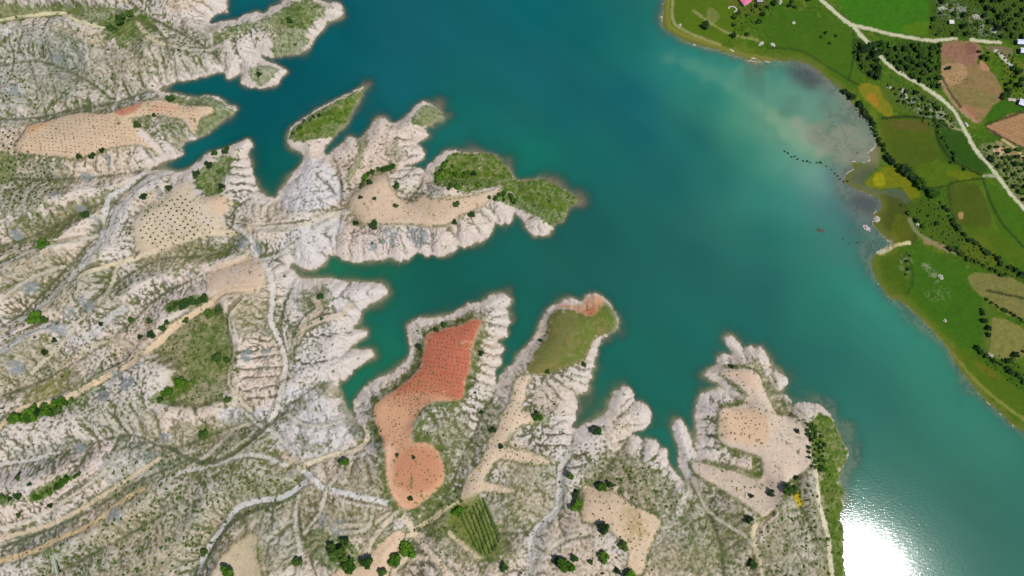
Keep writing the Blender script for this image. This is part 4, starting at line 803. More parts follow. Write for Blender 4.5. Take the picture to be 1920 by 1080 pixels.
# --- trees that stand alone or can be told apart
LONE = """703,423,9.5,dark|largest round dark bush on the bare tan cape above the white bluffs
668,420,5.5,dark|smaller dark bush just left of the largest bush on the tan cape
695,343,6,dark|dark bush at the upper end of the tan cape field
677,371,4,dark|small dark bush at the left edge of the tan cape field
703,373,4,dark|small dark bush alone in the middle of the tan cape field
602,556,7,mid|round green bush alone on the white headland south of the narrow inlet
604,598,3.5,dark|tiny dark bush alone on smooth grey chalk below the round green bush
1477,917,12,mid|broad green tree touching the yellow broom patch
1445,924,7,dark|dark round bush in the narrow neck of the sandy mesa field
1408,930,4.5,dark|small dark bush near the lower edge of the sandy mesa field
1371,687,4.5,dark|small dark bush at the top edge of the sandy mesa field
1081,947,11,bright|tall bright green tree touching the left edge of the southern tan field
1081,926,8,dark|darker tree just above the tall one left of the southern tan field
1068,892,7,mid|green bush right of the white gravel bed above the southern field
1130,988,10,dark|dark tree tucked in the notch of the southern tan field
1168,1022,9,mid|green tree at the lower left curve of the southern tan field
1131,1043,10,bright|round bright green tree standing alone below the southern tan field
1107,1053,5,mid|small green bush left of the round bright tree
1060,1056,14,bright|largest bright green tree of the clump by the bottom edge
1043,1050,7,mid|small tree at the left of the bright clump by the bottom edge
1077,1046,7,mid|small tree at the right of the bright clump by the bottom edge
1182,1080,13,bright|bright tree cut by the picture edge at the foot of the southern field
1157,1070,6,dark|dark bush beside the gully at the foot of the southern field
1128,912,8,bright|bright bush on the upper edge of the southern tan field
1144,908,6,mid|green bush right of the bright one on the southern field's upper edge
1402,973,7,dark|dark tree left of the bend of the cream track on the right
1411,1057,8,dark|dark tree left of the lower end of the cream track on the right
767,1027,16,bright|large bright green tree in the fork of the tan tracks
742,1049,11,bright|bright tree just below left of the large one in the track fork
690,1052,12,mid|green tree between two tan tracks left of the fork
718,1071,9,mid|round tree on the bare tan yard by the bottom edge
640,1036,16,mid|biggest tree of the thicket left of the tan yard
656,1060,12,bright|bright tree at the lower right of the thicket left of the yard
625,1026,10,mid|tree at the upper left of the thicket left of the yard
650,1014,8,mid|smaller tree at the top of the thicket left of the yard
648,867,9,bright|bright bush between grey tracks west of the red field
430,1072,13,bright|bright tree on tan ground near the bottom left
385,815,9,mid|green bush in the hollow below the grey chalk flat
1008,782,8,bright|bright bush at the right end of the tan strip spur
1119,808,8,mid|green bush on the chalk shore east of the marshy inlet
771,934,5,mid|green bush in the lower tip of the orange field
776,857,3.5,dark|dark bush at the top of the round orange field
745,853,3.5,dark|dark bush at the upper left of the round orange field
248,600,6,mid|green bush left of the group of dark bushes by the ridge road
283,602,6,dark|topmost dark bush of the group beside the ridge road
315,605,5,dark|small dark bush at the right of the group beside the ridge road
307,616,7,dark|dark bush nearest the ridge road in the group
287,630,8,dark|large dark bush at the bottom of the group beside the ridge road
265,632,5,dark|small dark bush at the lower left of the group by the ridge road
351,602,6,mid|green bush sitting on the upper edge of the ridge road
396,590,10,mid|large green bush above the scrubby hollow
413,583,8,mid|green bush right beside the large one above the scrubby hollow
191,608,4.5,dark|dark bush on white chalk left of the bush group
105,638,5,dark|dark bush at the upper right of the small sapling plot
88,661,6,dark|dark bush at the left of the small sapling plot
72,597,12,bright|broad bright bush below the tan track on the left
86,601,8,mid|darker bush at the right flank of the broad bright one
410,672,11,mid|wide green bush in the right of the scrubby hollow
427,676,6,mid|small bush right of the wide one in the scrubby hollow
342,718,11,bright|bright bush at the foot of the scrubby hollow
316,735,9,bright|bright bush below left of the one at the hollow's foot
303,750,6,mid|small bush at the lower end of the bush row below the hollow
418,352,7,dark|dark tree at the lower right of the green slope by the left cove
412,322,5,mid|small tree in the upper right of the green slope by the left cove
394,310,9,dark|big dark tree in the middle of the green slope by the left cove
371,328,8,dark|dark tree at the lower left of the green slope by the left cove
404,288,7,mid|green tree at the upper left of the green slope by the left cove
427,284,9,dark|dark tree at the top of the green slope by the left cove
320,354,7,dark|dark bush above the orchard rows
273,371,7,dark|bluish dark bush left of the orchard rows
165,404,9,mid|green bush beside the fork of the gravel track
85,459,10,bright|bright bush in the green hollow on the left
176,294,7,dark|dark bush under the lower edge of the upper orchard field
150,295,6,dark|dark bush left of the other two below the upper orchard field
193,283,6,dark|dark bush right of the other two below the upper orchard field
260,236,8,mid|green bush in the notch of the upper orchard field
290,217,4,dark|small dark bush on the reddish end of the upper orchard field
322,188,9,mid|green bush north of the upper orchard field by the inlet
230,40,11,mid|big green bush above the pale track at the top left
210,55,8,mid|green bush at the left of the top left thicket
247,28,8,mid|small bush at the upper right of the top left thicket
487,140,5,dark|small dark bush on the small hooked headland
545,40,6,dark|dark bush on the green top peninsula
1322,50,9,dark|lone dark round tree on the meadow by the upper right shore
1400,65,4,dark|small dark tree alone on the green field by the upper shore
819,620,4.5,dark|dark bush on the upper edge of the red field
787,652,6,dark|dark bush on the left edge of the red field
903,663,6,mid|bush on the right edge of the red field
834,610,5,mid|green bush on the grassy margin above the red field
1027,697,5,dark|dark bush at the lower left tip of the green brown meadow
1094,684,5,dark|dark bush at the lower right of the green brown meadow
1014,639,3.5,dark|tiny dark bush on the left rim of the green brown meadow
940,837,5,dark|dark bush where the tan strip field forks
903,773,4,dark|dark bush right of the gully below the red field
925,806,6,dark|dark bush on the left edge of the tan strip field
1490,895,5,dark|dark bush at the lower right corner of the sandy mesa field
1535,877,6,dark|dark bush where the cream shore track begins
1493,808,4,dark|small dark bush in the right part of the sandy mesa field
857,384,6,mid|green bush at the end of the pale ridge on the cape
885,403,7,dark|dark bush on the scrubby rim above the right bluffs
853,417,6,dark|dark bush left on the scrubby rim above the bluffs
743,387,5,mid|small bush in the hollow of the cape
745,350,7,mid|green bush by the head of the small cove gully
430,750,7,mid|green bush above the grey chalk flat on the left
37,895,5,mid|dark green bush left above the two hedges at the lower left
58,908,4,dark|small dark bush between the two lower left hedges
97,947,5,dark|round dark bush under the long hedge at the lower left
38,965,5,mid|round olive bush below the hedges at the lower left
385,1035,7,mid|green bush beside the dark gully at the bottom
560,1052,9,mid|green bush beside the stony gully at the bottom
945,1062,8,mid|green bush below the vineyard rows
860,958,9,bright|bright bush at the upper left of the vineyard rows"""
for l in LONE.split('\n'):
    a, lab = l.split('|'); x, y, r, tone = a.split(','); tree(float(x), float(y), float(r), lab, None, tone)
ROWS = [ # (points, radius px, tone, label, group)
 (along("318,578 340,575 365,568 392,556", 7, 1, 2), 7, 'dark', "dark tree in the thick short hedge above the ridge road", "hedge above the ridge road"),
 (along("68,933 95,922 120,905 150,888", 8, 2, 1.5), 5, 'bright', "bright green bush in the long hedge on pink soil at the lower left", "long hedge at the lower left"),
 (along("0,934 20,930 45,927", 8, 3, 1.5), 5, 'mid', "green bush in the short hedge at the left picture edge", "short hedge at the left edge"),
 (along("25,784 60,772 95,762 135,748", 7, 4, 3)+along("45,788 75,778 110,766", 9, 5, 2), 7, 'bright', "bright green bush in the bushy bank under the ridge road", "bushes on the bank under the ridge road"),
 (along("822,340 826,325 838,305", 6, 6, 2)+along("845,322 865,330 885,326", 6, 7, 2)+along("842,350 862,352", 7, 8, 2)+[(832,335),(838,322),(850,312),(897,347)], 5, 'bright', "bright green bush on the grassy point of the middle cape", "bushes on the grassy point"),
 (along("678,352 685,335 705,322 740,314", 7, 9, 2), 5, 'mid', "green bush in the curved hedge above the tan cape field", "curved hedge on the cape"),
 (along("920,372 935,368 950,362", 8, 10, 2)+[(945,375),(958,368),(965,378)], 5.5, 'mid', "green bush at the left of the grassy outer point", "bushes on the outer point"),
 (poisson("1508,795 1530,795 1548,830 1545,880 1520,875 1512,850 1518,825", 8, 11), 4.2, 'mid', "dark green bush on the grassy shore right of the sandy mesa field", "bushes right of the mesa field"),
 (along("553,250 565,235 585,222 605,212", 9, 12, 2), 3.5, 'dark', "dark bush along the spine of the narrow green islet", "bushes on the narrow islet"),
 (poisson("1642,82 1762,84 1758,140 1765,165 1735,160 1690,135 1655,105", 11.5, 13), 6, 'mid', "green tree in the dense grove between the road and the brown field", "grove beside the brown field"),
 (poisson("1605,78 1632,85 1648,120 1642,148 1620,135 1605,112", 11, 14), 7, 'dark', "dark tree in the grove on the shore side of the road", "dark grove left of the road"),
 (poisson("1745,40 1765,0 1800,20 1835,50 1925,50 1925,78 1880,72 1800,66 1750,66", 15, 15), 5.5, 'mid', "green tree in the scrubby wood south of the top right rocks", "scrubby wood at the top right"),
 (poisson("1830,-5 1925,-5 1925,48 1850,48 1840,20", 14, 16), 6, 'dark', "dark tree in the wood at the top right corner", "wood in the top right corner"),
 (poisson("1665,160 1700,165 1760,200 1795,240 1760,238 1715,205 1680,190", 10, 17), 4, 'mid', "green bush among grey rocks left of the road", "bushes among the roadside rocks"),
 (along("1580,170 1600,185 1615,205 1632,228 1642,250 1650,270 1665,295", 7, 18, 1.5), 5, 'dark', "dark tree in the shoreline hedge of the east bay", "hedge along the east bay"),
 (along("1665,300 1682,312 1700,325 1718,342 1735,358 1752,372", 9, 19, 1.5), 7.5, 'dark', "big dark tree in the row behind the yellow patch", "tree row behind the yellow patch"),
 (along("1762,382 1780,408 1800,435 1835,462 1870,488 1920,520", 8, 20, 2), 4.5, 'dark', "dark bush in the long diagonal hedge to the right edge", "long diagonal hedge"),
 (along("1775,462 1810,482 1850,500 1890,520", 8, 21, 2.5), 4.5, 'mid', "green bush in the lower hedge beside the diagonal hedge", "lower diagonal hedge"),
 (along("1838,580 1845,598 1850,620 1850,640", 7, 22, 1.5), 4.5, 'dark', "dark bush on the left border of the olive field at the right edge", "border of the olive field"),
 (along("1826,655 1850,668 1885,690 1920,715", 8, 23, 2)+along("1880,680 1900,670 1918,655", 8, 24, 2), 4.5, 'dark', "dark bush on the lower border of the olive field at the right edge", "lower border of the olive field"),
 (along("1850,560 1870,575 1895,588 1920,602", 8, 25, 1), 3.5, 'dark', "dark bush in the thin hedge between the two olive fields", "hedge between the olive fields"),
 (poisson("1845,272 1925,285 1925,385 1890,340 1855,300", 12, 26), 5, 'mid', "green tree in the rough plots right of the road", "trees in the plots right of the road"),
 (along("1755,228 1765,255 1778,280 1795,305", 8, 27, 1.5), 3.5, 'dark', "dark bush in the hedge left of the dark green field", "hedge of the dark green field"),
 ([(1410,20),(1418,12),(1427,18),(1400,30),(1378,33),(1384,26),(1422,42),(1430,28),(1438,14),(1450,8),(1375,48),(1378,60),(1374,68)], 4.5, 'dark', "dark tree in the garden below the pink roofed house", "garden of the pink house"),
 ([(1485,3),(1490,15),(1480,12),(1515,2)], 4.5, 'dark', "dark tree at the top edge between the pink house and the road", "trees at the top edge"),
 ([(1540,70),(1547,62),(1567,68),(1555,82)], 4, 'dark', "small dark tree in the middle of the big green shore field", "trees in the shore field"),
 ([(1782,305),(1790,300),(1808,318)], 5, 'dark', "dark tree in the corner of the dark green field", "corner of the dark green field"),
 ([(1703,400),(1690,385),(1718,415),(1730,425),(1740,405),(1755,420)], 4, 'mid', "green bush in the damp scrub below the yellow patch", "scrub below the yellow patch"),
 ([(1885,160),(1895,155),(1908,162),(1890,170),(1915,150),(1902,145),(1888,178),(1880,183),(1900,130),(1908,137)], 5.5, 'dark', "dark tree between the brown field and the lower shed", "trees by the lower shed"),
 ([(1840,108),(1850,112),(1852,100),(1835,98)], 4, 'mid', "bush at the top right corner of the brown field", "corner of the brown field"),
 ([(1772,130),(1778,128)], 5, 'dark', "dark bush inside the brown field", "bushes inside the brown field"),
 ([(1700,490),(1702,505),(1697,515),(1706,480)], 3, 'mid', "low bush on the oval rise in the shore meadow", "bushes on the oval rise"),
]
for pts, rp, tone, lab, grp in ROWS:
    for x, y in pts:
        if abs(x-1781) < 9 and abs(y-44) < 9: continue
        tree(x, y, rp*random.uniform(.55, 1.3), lab, grp, tone if random.random() < .65 else random.choice(['mid', 'dark', 'mid', 'bright']))
# --- orchards
def orch(pts, r, lab, grp, meshes=OT, name='orchard_tree', cat='fruit tree'):
    for x, y in pts:
        q = W([[x, y]])[0]
        if samp(dS, q[0], q[1]) > 2: small(meshes, q, r, lab, cat, grp, name)
orch(lattice("345,362 372,385 395,412 405,432 385,445 345,452 300,470 268,452 262,430 268,408 285,388 320,372", (9.0, 5.6), (5.6, -7.6), .5, .04, 1), 1.15, "small dark fruit tree in the orchard rows beside the left cove", "orchard rows beside the left cove")
orch(lattice("-5,240 25,240 45,275 105,295 118,335 90,380 40,390 -5,400", (10.5, 5.0), (4.0, -9.8), 1.4, .12, 2), 1.25, "dark fruit tree in the old orchard at the left picture edge", "old orchard at the left edge")
orch(lattice("240,560 262,540 300,530 310,545 285,560 262,575", (8, 4), (4, -8), 1.0, .15, 3), .8, "small dark fruit tree above the group of bushes by the ridge road", "trees above the ridge bushes")
orch([(215,665),(218,672),(222,681),(225,690),(209,678),(212,686),(232,663),(234,673),(245,667),(205,675),(228,655)], 1.1, "dark fruit tree on the bare bend of the ridge road", "fruit trees at the road bend")
SPL = [("895,610 870,620 812,635 803,680 770,715 730,750 765,765 800,740 865,742 868,700 882,680 885,640", (7.4, 1.2), (-1.4, 7.6), .8, .1, "small dark sapling in rows on the red ploughed field", "saplings on the red field", .62),
 ("725,745 790,715 850,745 790,752 760,790 768,830 735,835", (8.5, -3.5), (3, 9.5), 1.3, .25, "small sapling on the orange lower part of the red field", "saplings on the orange slope", .62),
 ("735,840 775,832 815,840 828,875 815,905 770,940 745,920 735,880", (9, 3), (-3, 10), 1.8, .3, "small sapling on the round orange field", "saplings on the round field", .6),
 ("985,705 975,760 990,790 950,815 925,850 880,935 885,890 915,840 935,800 958,755 970,712", (9.5, 3.5), (-4, 10.5), 1.2, .15, "small dark sapling on the long tan strip field", "saplings on the strip field", .7),
 ("940,838 985,848 1022,862 1020,868 975,860 935,856", (10, 3), (-2, 8), 1, .1, "small sapling on the narrow branch of the tan strip field", "saplings on the strip branch", .7),
 ("1355,775 1428,775 1428,830 1375,825 1357,815", (9, .4), (-.2, 9.5), 1.2, .35, "small sapling on the square orange plot of the sandy mesa", "saplings on the square plot", .6),
 ("1355,885 1395,898 1435,905 1455,900 1435,950 1410,940 1370,915", (11, 3.5), (-4, 10.5), 2, .4, "small sapling on the lower arm of the sandy mesa", "saplings on the mesa arm", .62),
 ("1100,915 1165,935 1230,975 1200,1060 1180,1040 1140,985 1100,960", (12, 4), (-4, 12), 3, .4, "small sapling on the southern tan field", "saplings on the southern field", .68)]
ns = 0; stuffpts = []
for poly, a, b, j, dr, lab, grp, r in SPL:
    for p in lattice(poly, a, b, j, dr, 5):
        q = W([p])[0]
        if ns < 300: small(SP, q, r, lab, 'sapling', grp, 'sapling'); ns += 1
        else: stuffpts.append((q[0], q[1], r*random.uniform(.8, 1.2)))
for poly, a, b, j, dr, r in (("55,240 115,228 150,216 190,219 230,230 250,240 285,270 230,268 200,272 150,290 60,282 35,275", (8.2, .5), (.8, 5.8), .6, .12, .52),
    ("250,212 300,195 390,206 355,240 345,222 290,212", (8.4, .5), (.8, 6), .6, .15, .52), ("105,650 150,630 175,640 150,665 110,705 65,712 70,690", (8, 3), (-3, 8), 1.2, .15, .72), ("0,720 30,700 60,705 35,735 0,745", (8, 3), (-3, 8), 1.5, .2, .7),
    ("1350,700 1400,705 1432,745 1450,785 1500,800 1508,870 1440,890 1430,800 1400,760", (11, 1), (-1, 13), 3, .4, .45), ("675,385 730,355 760,385 900,375 850,405 760,415 690,412", (10, 1), (0, 9), 2, .4, .45), ("405,510 470,490 492,515 440,545", (9, 2), (-2, 9), 2, .4, .45),
    ("1772,140 1800,135 1820,150 1790,160", (6, 1), (-1, 6), 1.5, .3, .5)):
    for p in lattice(poly, a, b, j, dr, 6):
        q = W([p])[0]; stuffpts.append((q[0], q[1], r*random.uniform(.8, 1.2)))
# --- one mesh of many small clumps (for what nobody would count)
def mass(name, pts, m, label, cat):
    r = np.random.default_rng(3); g = bmesh.new(); bmesh.ops.create_icosphere(g, subdivisions=1, radius=1)
    bv = np.array([v.co[:] for v in g.verts]); bf = np.array([[v.index for v in f.verts] for f in g.faces]); g.free(); V = []; Fc = []; o = 0
    for x, y, s_ in pts:
        z = ground_z(x, y)
        for k in range(2):
            v = bv*(s_*r.uniform(.6, .95)*(1+r.uniform(-.3, .3, (len(bv), 1))))*[1, 1, .75]+[x+r.normal(0, .4*s_), y+r.normal(0, .4*s_), z+.35*s_]
            V.append(v); Fc.append(bf+o); o += len(bv)
    V = np.concatenate(V).astype(np.float32); Fc = np.concatenate(Fc).astype(np.int32); me = bpy.data.meshes.new(name)
    me.vertices.add(len(V)); me.vertices.foreach_set('co', V.ravel()); me.loops.add(Fc.size); me.loops.foreach_set('vertex_index', Fc.ravel())
    me.polygons.add(len(Fc)); me.polygons.foreach_set('loop_start', np.arange(0, Fc.size, 3, dtype=np.int32)); me.update(); me.validate(); me.materials.append(m)
    return tag(meshobj(name, me), label, cat, None, 'stuff')
mass('saplings', stuffpts, M_dry, "countless tiny saplings dotted over the tan fields on the badlands", 'saplings')
# --- shrubs dotted over the badlands
r = np.random.default_rng(17); cand = []
dens = np.clip(.25+.35*sm(n3+.6*n5, -1.2, 1.6)+.5*scr, 0, 1)*sm(dS, 5, 16)*(~mE)*(1-plat)*(1-.8*tint)*(1-vm['o']*.3)
Nc = 26000; xs = r.uniform(X0, X1, Nc); ys = r.uniform(Y0, Y1, Nc); dd = samp(dens.astype(np.float32), xs, ys); ok = r.random(Nc) < dd*.75
xs, ys = xs[ok], ys[ok]; rr = np.clip(r.lognormal(-.55, .38, len(xs)), .3, 1.7)
zz = samp(HGT, xs, ys); pz = -(ys*st+(zz-HC)*ct)*0+1
dep = -((zz-HC)*ct-ys*st)*1.0
dep = (HC-zz)*ct+ys*st; u = 960+F*xs/dep; v_ = 540-F*(ys*ct-(HC-zz)*st)/dep
inv = (u > 0) & (u < 1920) & (v_ > 0) & (v_ < 1080)
order = np.argsort(-np.where(inv, rr/dep, 0)); top = set(order[:300].tolist()); rest = []
REG = [(lambda a, b: b < 200 and a < 340, "low dark shrub on the rugged slopes north of the upper orchard field", "shrubs on the upper left slopes"), (lambda a, b: b < 200, "low dark shrub on the badlands around the top left inlets", "shrubs by the top inlets"),
 (lambda a, b: b < 460 and a < 500, "low dark shrub on the rough ground around the left cove orchard", "shrubs around the cove orchard"), (lambda a, b: b < 500, "low dark shrub on the chalk of the middle cape", "shrubs on the middle cape"),
 (lambda a, b: b < 800 and a < 560, "low dark shrub on the chalk slopes around the ridge road", "shrubs around the ridge road"), (lambda a, b: b < 800, "low dark shrub on the chalk of the southern peninsulas", "shrubs on the southern peninsulas"),
 (lambda a, b: a < 560, "low dark shrub on the scrubby ground at the lower left", "shrubs at the lower left"), (lambda a, b: a < 1000, "low dark shrub on the eroded ground below the red field", "shrubs below the red field"), (lambda a, b: True, "low dark shrub on the eroded ground south of the sandy mesa", "shrubs south of the mesa")]
for i in range(len(xs)):
    if i in top:
        for f_, lab, grp in REG:
            if f_(u[i], v_[i]): small(SH[1:], (xs[i], ys[i]), float(rr[i]), lab, 'shrub', grp, 'shrub'); break
    else: rest.append((float(xs[i]), float(ys[i]), float(rr[i])*.9))
mass('shrubs', rest, M_dry, "countless small dark shrubs scattered over the pale eroded badlands", 'shrubs')
print('shrubs', len(rest))
ug = []
for poly, dm in (("1640,80 1762,82 1760,140 1768,168 1735,162 1690,135 1655,105", 4.5), ("1602,74 1635,85 1650,120 1644,150 1618,137 1602,112", 4.5), ("1742,40 1765,-5 1830,-8 1928,-8 1928,78 1880,74 1800,68 1748,68", 5.5), ("1660,155 1700,160 1770,200 1800,240 1750,242 1700,205", 6),
    ("1840,270 1928,280 1928,390 1885,345 1850,300", 7), ("1580,165 1600,180 1650,270 1680,305 1660,300 1630,240 1590,190", 6), ("1700,382 1745,372 1800,430 1870,480 1925,515 1925,530 1850,508 1780,472 1730,440", 6), ("1866,95 1900,105 1925,135 1928,185 1895,185 1880,150", 6), ("1385,0 1460,0 1440,35 1390,60 1372,50", 6), ("1830,650 1928,690 1928,740 1890,712 1850,685", 7)):
    for p in poisson(poly, dm, 77, 2500):
        if abs(p[0]-1781) < 7 and abs(p[1]-44) < 7: continue
        q = W([p])[0]; ug.append((q[0], q[1], random.uniform(.5, 1.5)))
mass('undergrowth', ug, M_mid, "dense low green undergrowth between the trees of the east bank", 'undergrowth')
ug = []
for poly, dm in (("295,650 400,565 430,600 442,680 425,745 370,765 315,745 342,690", 6), ("620,1005 670,1010 680,1055 640,1068 610,1050", 5), ("790,965 850,915 880,945 870,1000 800,990", 6), ("1120,860 1250,890 1275,955 1180,935 1110,905", 6), ("1425,985 1500,900 1575,890 1575,1090 1420,1090", 7),
    ("200,880 330,850 480,880 560,900 500,960 430,1000 380,1080 60,1090 100,1020 210,960", 6), ("0,60 140,60 260,80 300,120 280,170 150,200 0,215", 6.5), ("560,5 605,10 580,50 560,90 500,100 520,60", 6), ("820,315 955,330 920,350 880,358 845,355", 5)):
    for p in poisson(poly, dm, 78, 3500):
        q = W([(p[0]+random.gauss(0, 4), p[1]+random.gauss(0, 4))])[0]
        if samp(dS, *q) > 4 and random.random() < .55*float(sm(samp(n4, *q), -1.2, .8)+.15): ug.append((q[0], q[1], random.uniform(.35, 1.4)))
mass('scrub', ug, M_mid, "low green scrub thickening in the grassy hollows of the badlands", 'scrub')
# --- vineyard rows
for k, (x0, y0, x1, y1) in enumerate([(864,968,896,1034),(872,962,904,1038),(880,957,911,1040),(887,950,918,1038),(893,944,925,1034),(899,938,931,1028),(905,934,936,1018),(910,944,938,1006)]):
    q0, q1 = W([[x0, y0], [x1, y1]]); L = float(np.hypot(*(q1-q0))); bm = bmesh.new(); n = int(L/.9); rr_ = random.Random(k)
    for i in range(n):
        t = i/n; x = (q1-q0)[0]*t+rr_.gauss(0, .15); y = (q1-q0)[1]*t+rr_.gauss(0, .15); lump(bm, (x, y, ground_z(q0[0]+x, q0[1]+y)-ground_z(*q0)+.5), rr_.uniform(.65, 1.0), 1, .3, .8, rr_)
    o = meshobj('vine_row', bm_mesh('vine_row', bm, M_mid)); o.location = (q0[0], q0[1], ground_z(*q0))
    tag(o, "green vine row running down the small vineyard below the tan strip field", 'vine row', 'vineyard rows')
# --- shrubs standing in the shallow water of the flooded fields
for x, y in along("1470,284 1505,302 1538,305 1556,316 1565,328 1578,338 1600,346", 9, 31, 1.5)+[(1538,304),(1539,306)]:
    q = W([[x, y]], 0)[0]; small([SH[1]], q, 1.1, "dark bush standing in the shallow water along a drowned field edge", 'shrub', 'bushes in the shallow east bay', 'shrub')
for x, y in [(1592,457),(1607,455),(1580,448),(1560,440),(1608,287)]:
    q = W([[x, y]], 0)[0]; small([SH[2]], q, .8, "small drowned bush off the stone heaps near the east shore", 'shrub', 'drowned bushes off the east shore', 'shrub')
# --- stone heaps
M_stone = plain('pale_stone', (206,200,182), .9, .2, 1.5); M_pinkst = plain('pinkish_stone', (214,198,194), .9, .15, 1.5); M_mud = plain('wet_mud', (98,92,78), .7, .3)
def heap(x, y, L, Wd, ang, lab, m=M_stone, ringed=False, grp=None, hgt=1.1, n=60):
    q = W([[x, y]])[0]; bm = bmesh.new(); r_ = random.Random(int(x*7+y))
    for i in range(n):
        a = r_.uniform(0, 6.28); t = math.sqrt(r_.random()) if not ringed else r_.uniform(.72, 1)
        if ringed and 3.4 < a < 5.2: continue
        px, py = t*math.cos(a)*L/2, t*math.sin(a)*Wd/2; g = bmesh.ops.create_icosphere(bm, subdivisions=1, radius=1); s_ = r_.uniform(.35, .7)
        for v in g['verts']: v.co = mathutils.Vector((px+v.co.x*s_*r_.uniform(.7, 1.2), py+v.co.y*s_*r_.uniform(.7, 1.2), (1-(0 if ringed else t*t))*hgt*.7+v.co.z*s_*.7))
    o = meshobj('stone_heap', bm_mesh('stone_heap', bm, m)); o.location = (q[0], q[1], ground_z(*q)); o.rotation_euler = (0, 0, math.radians(ang)); tag(o, lab, 'stone heap', grp)
heap(1625, 428, 8.2, 4.4, -42, "pinkish white stone heap rising from the water off the east shore", M_pinkst, n=70); heap(1644, 411, 6.2, 6.0, 40, "pale diamond shaped stone heap on the muddy edge of the east shore", n=70)
heap(1538, 432, 9, 3.5, -15, "brownish drowned stone heap farthest out in the east bay", M_mud, hgt=.4)
heap(1373, 18, 9, 7, -10, "white curved stone heap left below the pink roofed house", ringed=True, n=90); heap(1427, 82, 6, 3, 35, "pale stone heap in the field by the upper shore", grp=None)
heap(1449, 84, 5, 3, -30, "pale stone heap beside the other one in the upper shore field"); heap(1488, 43, 3, 3, 0, "small pale stone heap alone in the upper green field"); heap(1463, 3, 3, 7, -15, "narrow grey stone heap at the top edge right of the house", n=40)
heap(1692, 170, 8, 4, -15, "largest white stone heap left of the road"); heap(1698, 180, 3, 5, 0, "small white stone heap below the largest one left of the road", n=30); heap(1667, 164, 5, 2, -15, "thin white stone heap at the left of the roadside rocks", n=30)
heap(1651, 471, 9, 3.2, 15, "long pale stone heap at the tip of the green shore meadow"); heap(1668, 465, 4, 3, 20, "small pale stone heap right of the long one on the shore meadow", n=30); heap(1720, 421, 3, 3, 20, "tiny pale stone heap beside the grey path in the damp scrub", n=20)
heap(1771, 601, 3, 3, 0, "small white stone heap in the bright green shore field", n=20); heap(1856, 666, 6, 4, 0, "grey stone heap at the lower corner of the olive field", n=40); heap(1764, 519, 4, 6, 30, "grey stone heap in the green shore meadow", n=40); heap(1275, 47, 3, 3, 0, "small white stone heap beside the shore path at the upper right", n=20)
heap(1830, 32, 7, 6, 0, "pale stone heap in the wood at the top right", n=60); heap(1766, 16, 9, 4, 0, "wide pale stone heap at the left of the top right rocks", n=60); heap(1865, 58, 9, 4, 40, "grey stone heap above the long white shed", n=60); heap(1372, 95, 5, 1.6, -25, "thin white stone heap on the upper shore", n=24); heap(1413, 110, 5, 1.6, -8, "thin white stone heap at the waterline of the upper shore", n=24)
# --- buildings
M_pink = plain('pink_roof', (228,112,150), .6, .06, .8); M_wall = plain('white_wall', (226,222,214), .8, .05); M_grey = plain('grey_roof', (172,166,170), .8, .1); M_metal = plain('pale_metal_roof', (214,220,238), .5, .05, .5)
M_glass = plain('window_glass', (50,60,68), .2, .1); M_door = plain('door_paint', (110,80,62), .6, .1); M_conc = plain('concrete', (178,196,172), .9, .1, 1); M_shed = plain('shed_wall', (120,118,118), .8, .1)
def building(name, x, y, w_, d_, h_, ang, wallm, roofm, label, rise=.9, over=.35, wins=2, hip=False):
    q = W([[x, y]], 3)[0]; z = ground_z(*q); o = bpy.data.objects.new(name, None); LK(o); o.location = (q[0], q[1], z-.1); o.rotation_euler = (0, 0, math.radians(ang)); tag(o, label, 'house' if name == 'house' else 'shed')
    a, b = w_/2, d_/2; bm = bmesh.new(); box(bm, (-a, -b, -.6), (a, b, h_)); meshobj('wall', bm_mesh('wall', bm, wallm), o)
    A_, B_ = a+over, b+over; bm = bmesh.new(); rx = A_-(B_ if hip else 0); rx = max(rx, .4)
    vs = [bm.verts.new(p) for p in ((-A_, -B_, h_+.02), (A_, -B_, h_+.02), (A_, B_, h_+.02), (-A_, B_, h_+.02), (-rx, 0, h_+rise), (rx, 0, h_+rise))]
    for f in ((0,1,5,4),(2,3,4,5),(1,2,5),(3,0,4),(3,2,1,0)): bm.faces.new([vs[i] for i in f])
    rf = meshobj('roof', bm_mesh('roof', bm, roofm), o)
    bm = bmesh.new(); box(bm, (-rx, -.12, h_+rise-.04), (rx, .12, h_+rise+.10)); meshobj('ridge_cap', bm_mesh('ridge_cap', bm, roofm), rf)
    for i in range(wins):
        xx = -a+(i+.5)*w_/wins
        for sgn in (-1, 1):
            bm = bmesh.new(); box(bm, (xx-.5, sgn*b-.05, 1.0), (xx+.5, sgn*b+.05, 2.1)); wf = meshobj('window', bm_mesh('window', bm, M_wall if wallm != M_wall else M_grey), o)
            bm = bmesh.new(); box(bm, (xx-.4, sgn*b-.08, 1.1), (xx+.4, sgn*b+.08, 2.0)); meshobj('pane', bm_mesh('pane', bm, M_glass), wf)
    bm = bmesh.new(); box(bm, (a-.05, -.5, 0), (a+.06, .5, 2.05)); meshobj('door', bm_mesh('door', bm, M_door), o)
    return o
hs = building('house', 1397, 3, 8.6, 7.2, 3.0, 32, M_wall, M_pink, "small house with a bright pink roof at the top edge", 1.1, .5, 2, True)
bm = bmesh.new(); box(bm, (2.2, -.35, 3.2), (2.9, .35, 4.5)); meshobj('chimney', bm_mesh('chimney', bm, M_wall), hs)
building('shed', 1424, 1, 5.6, 4.6, 2.4, 0, M_shed, M_grey, "grey roofed shed right of the pink roofed house", .3, .2, 1)
building('hut', 1781, 44, 4.4, 3.8, 2.4, 0, M_shed, M_wall, "tiny white roofed hut in the scrub at the top right", .25, .2, 1)
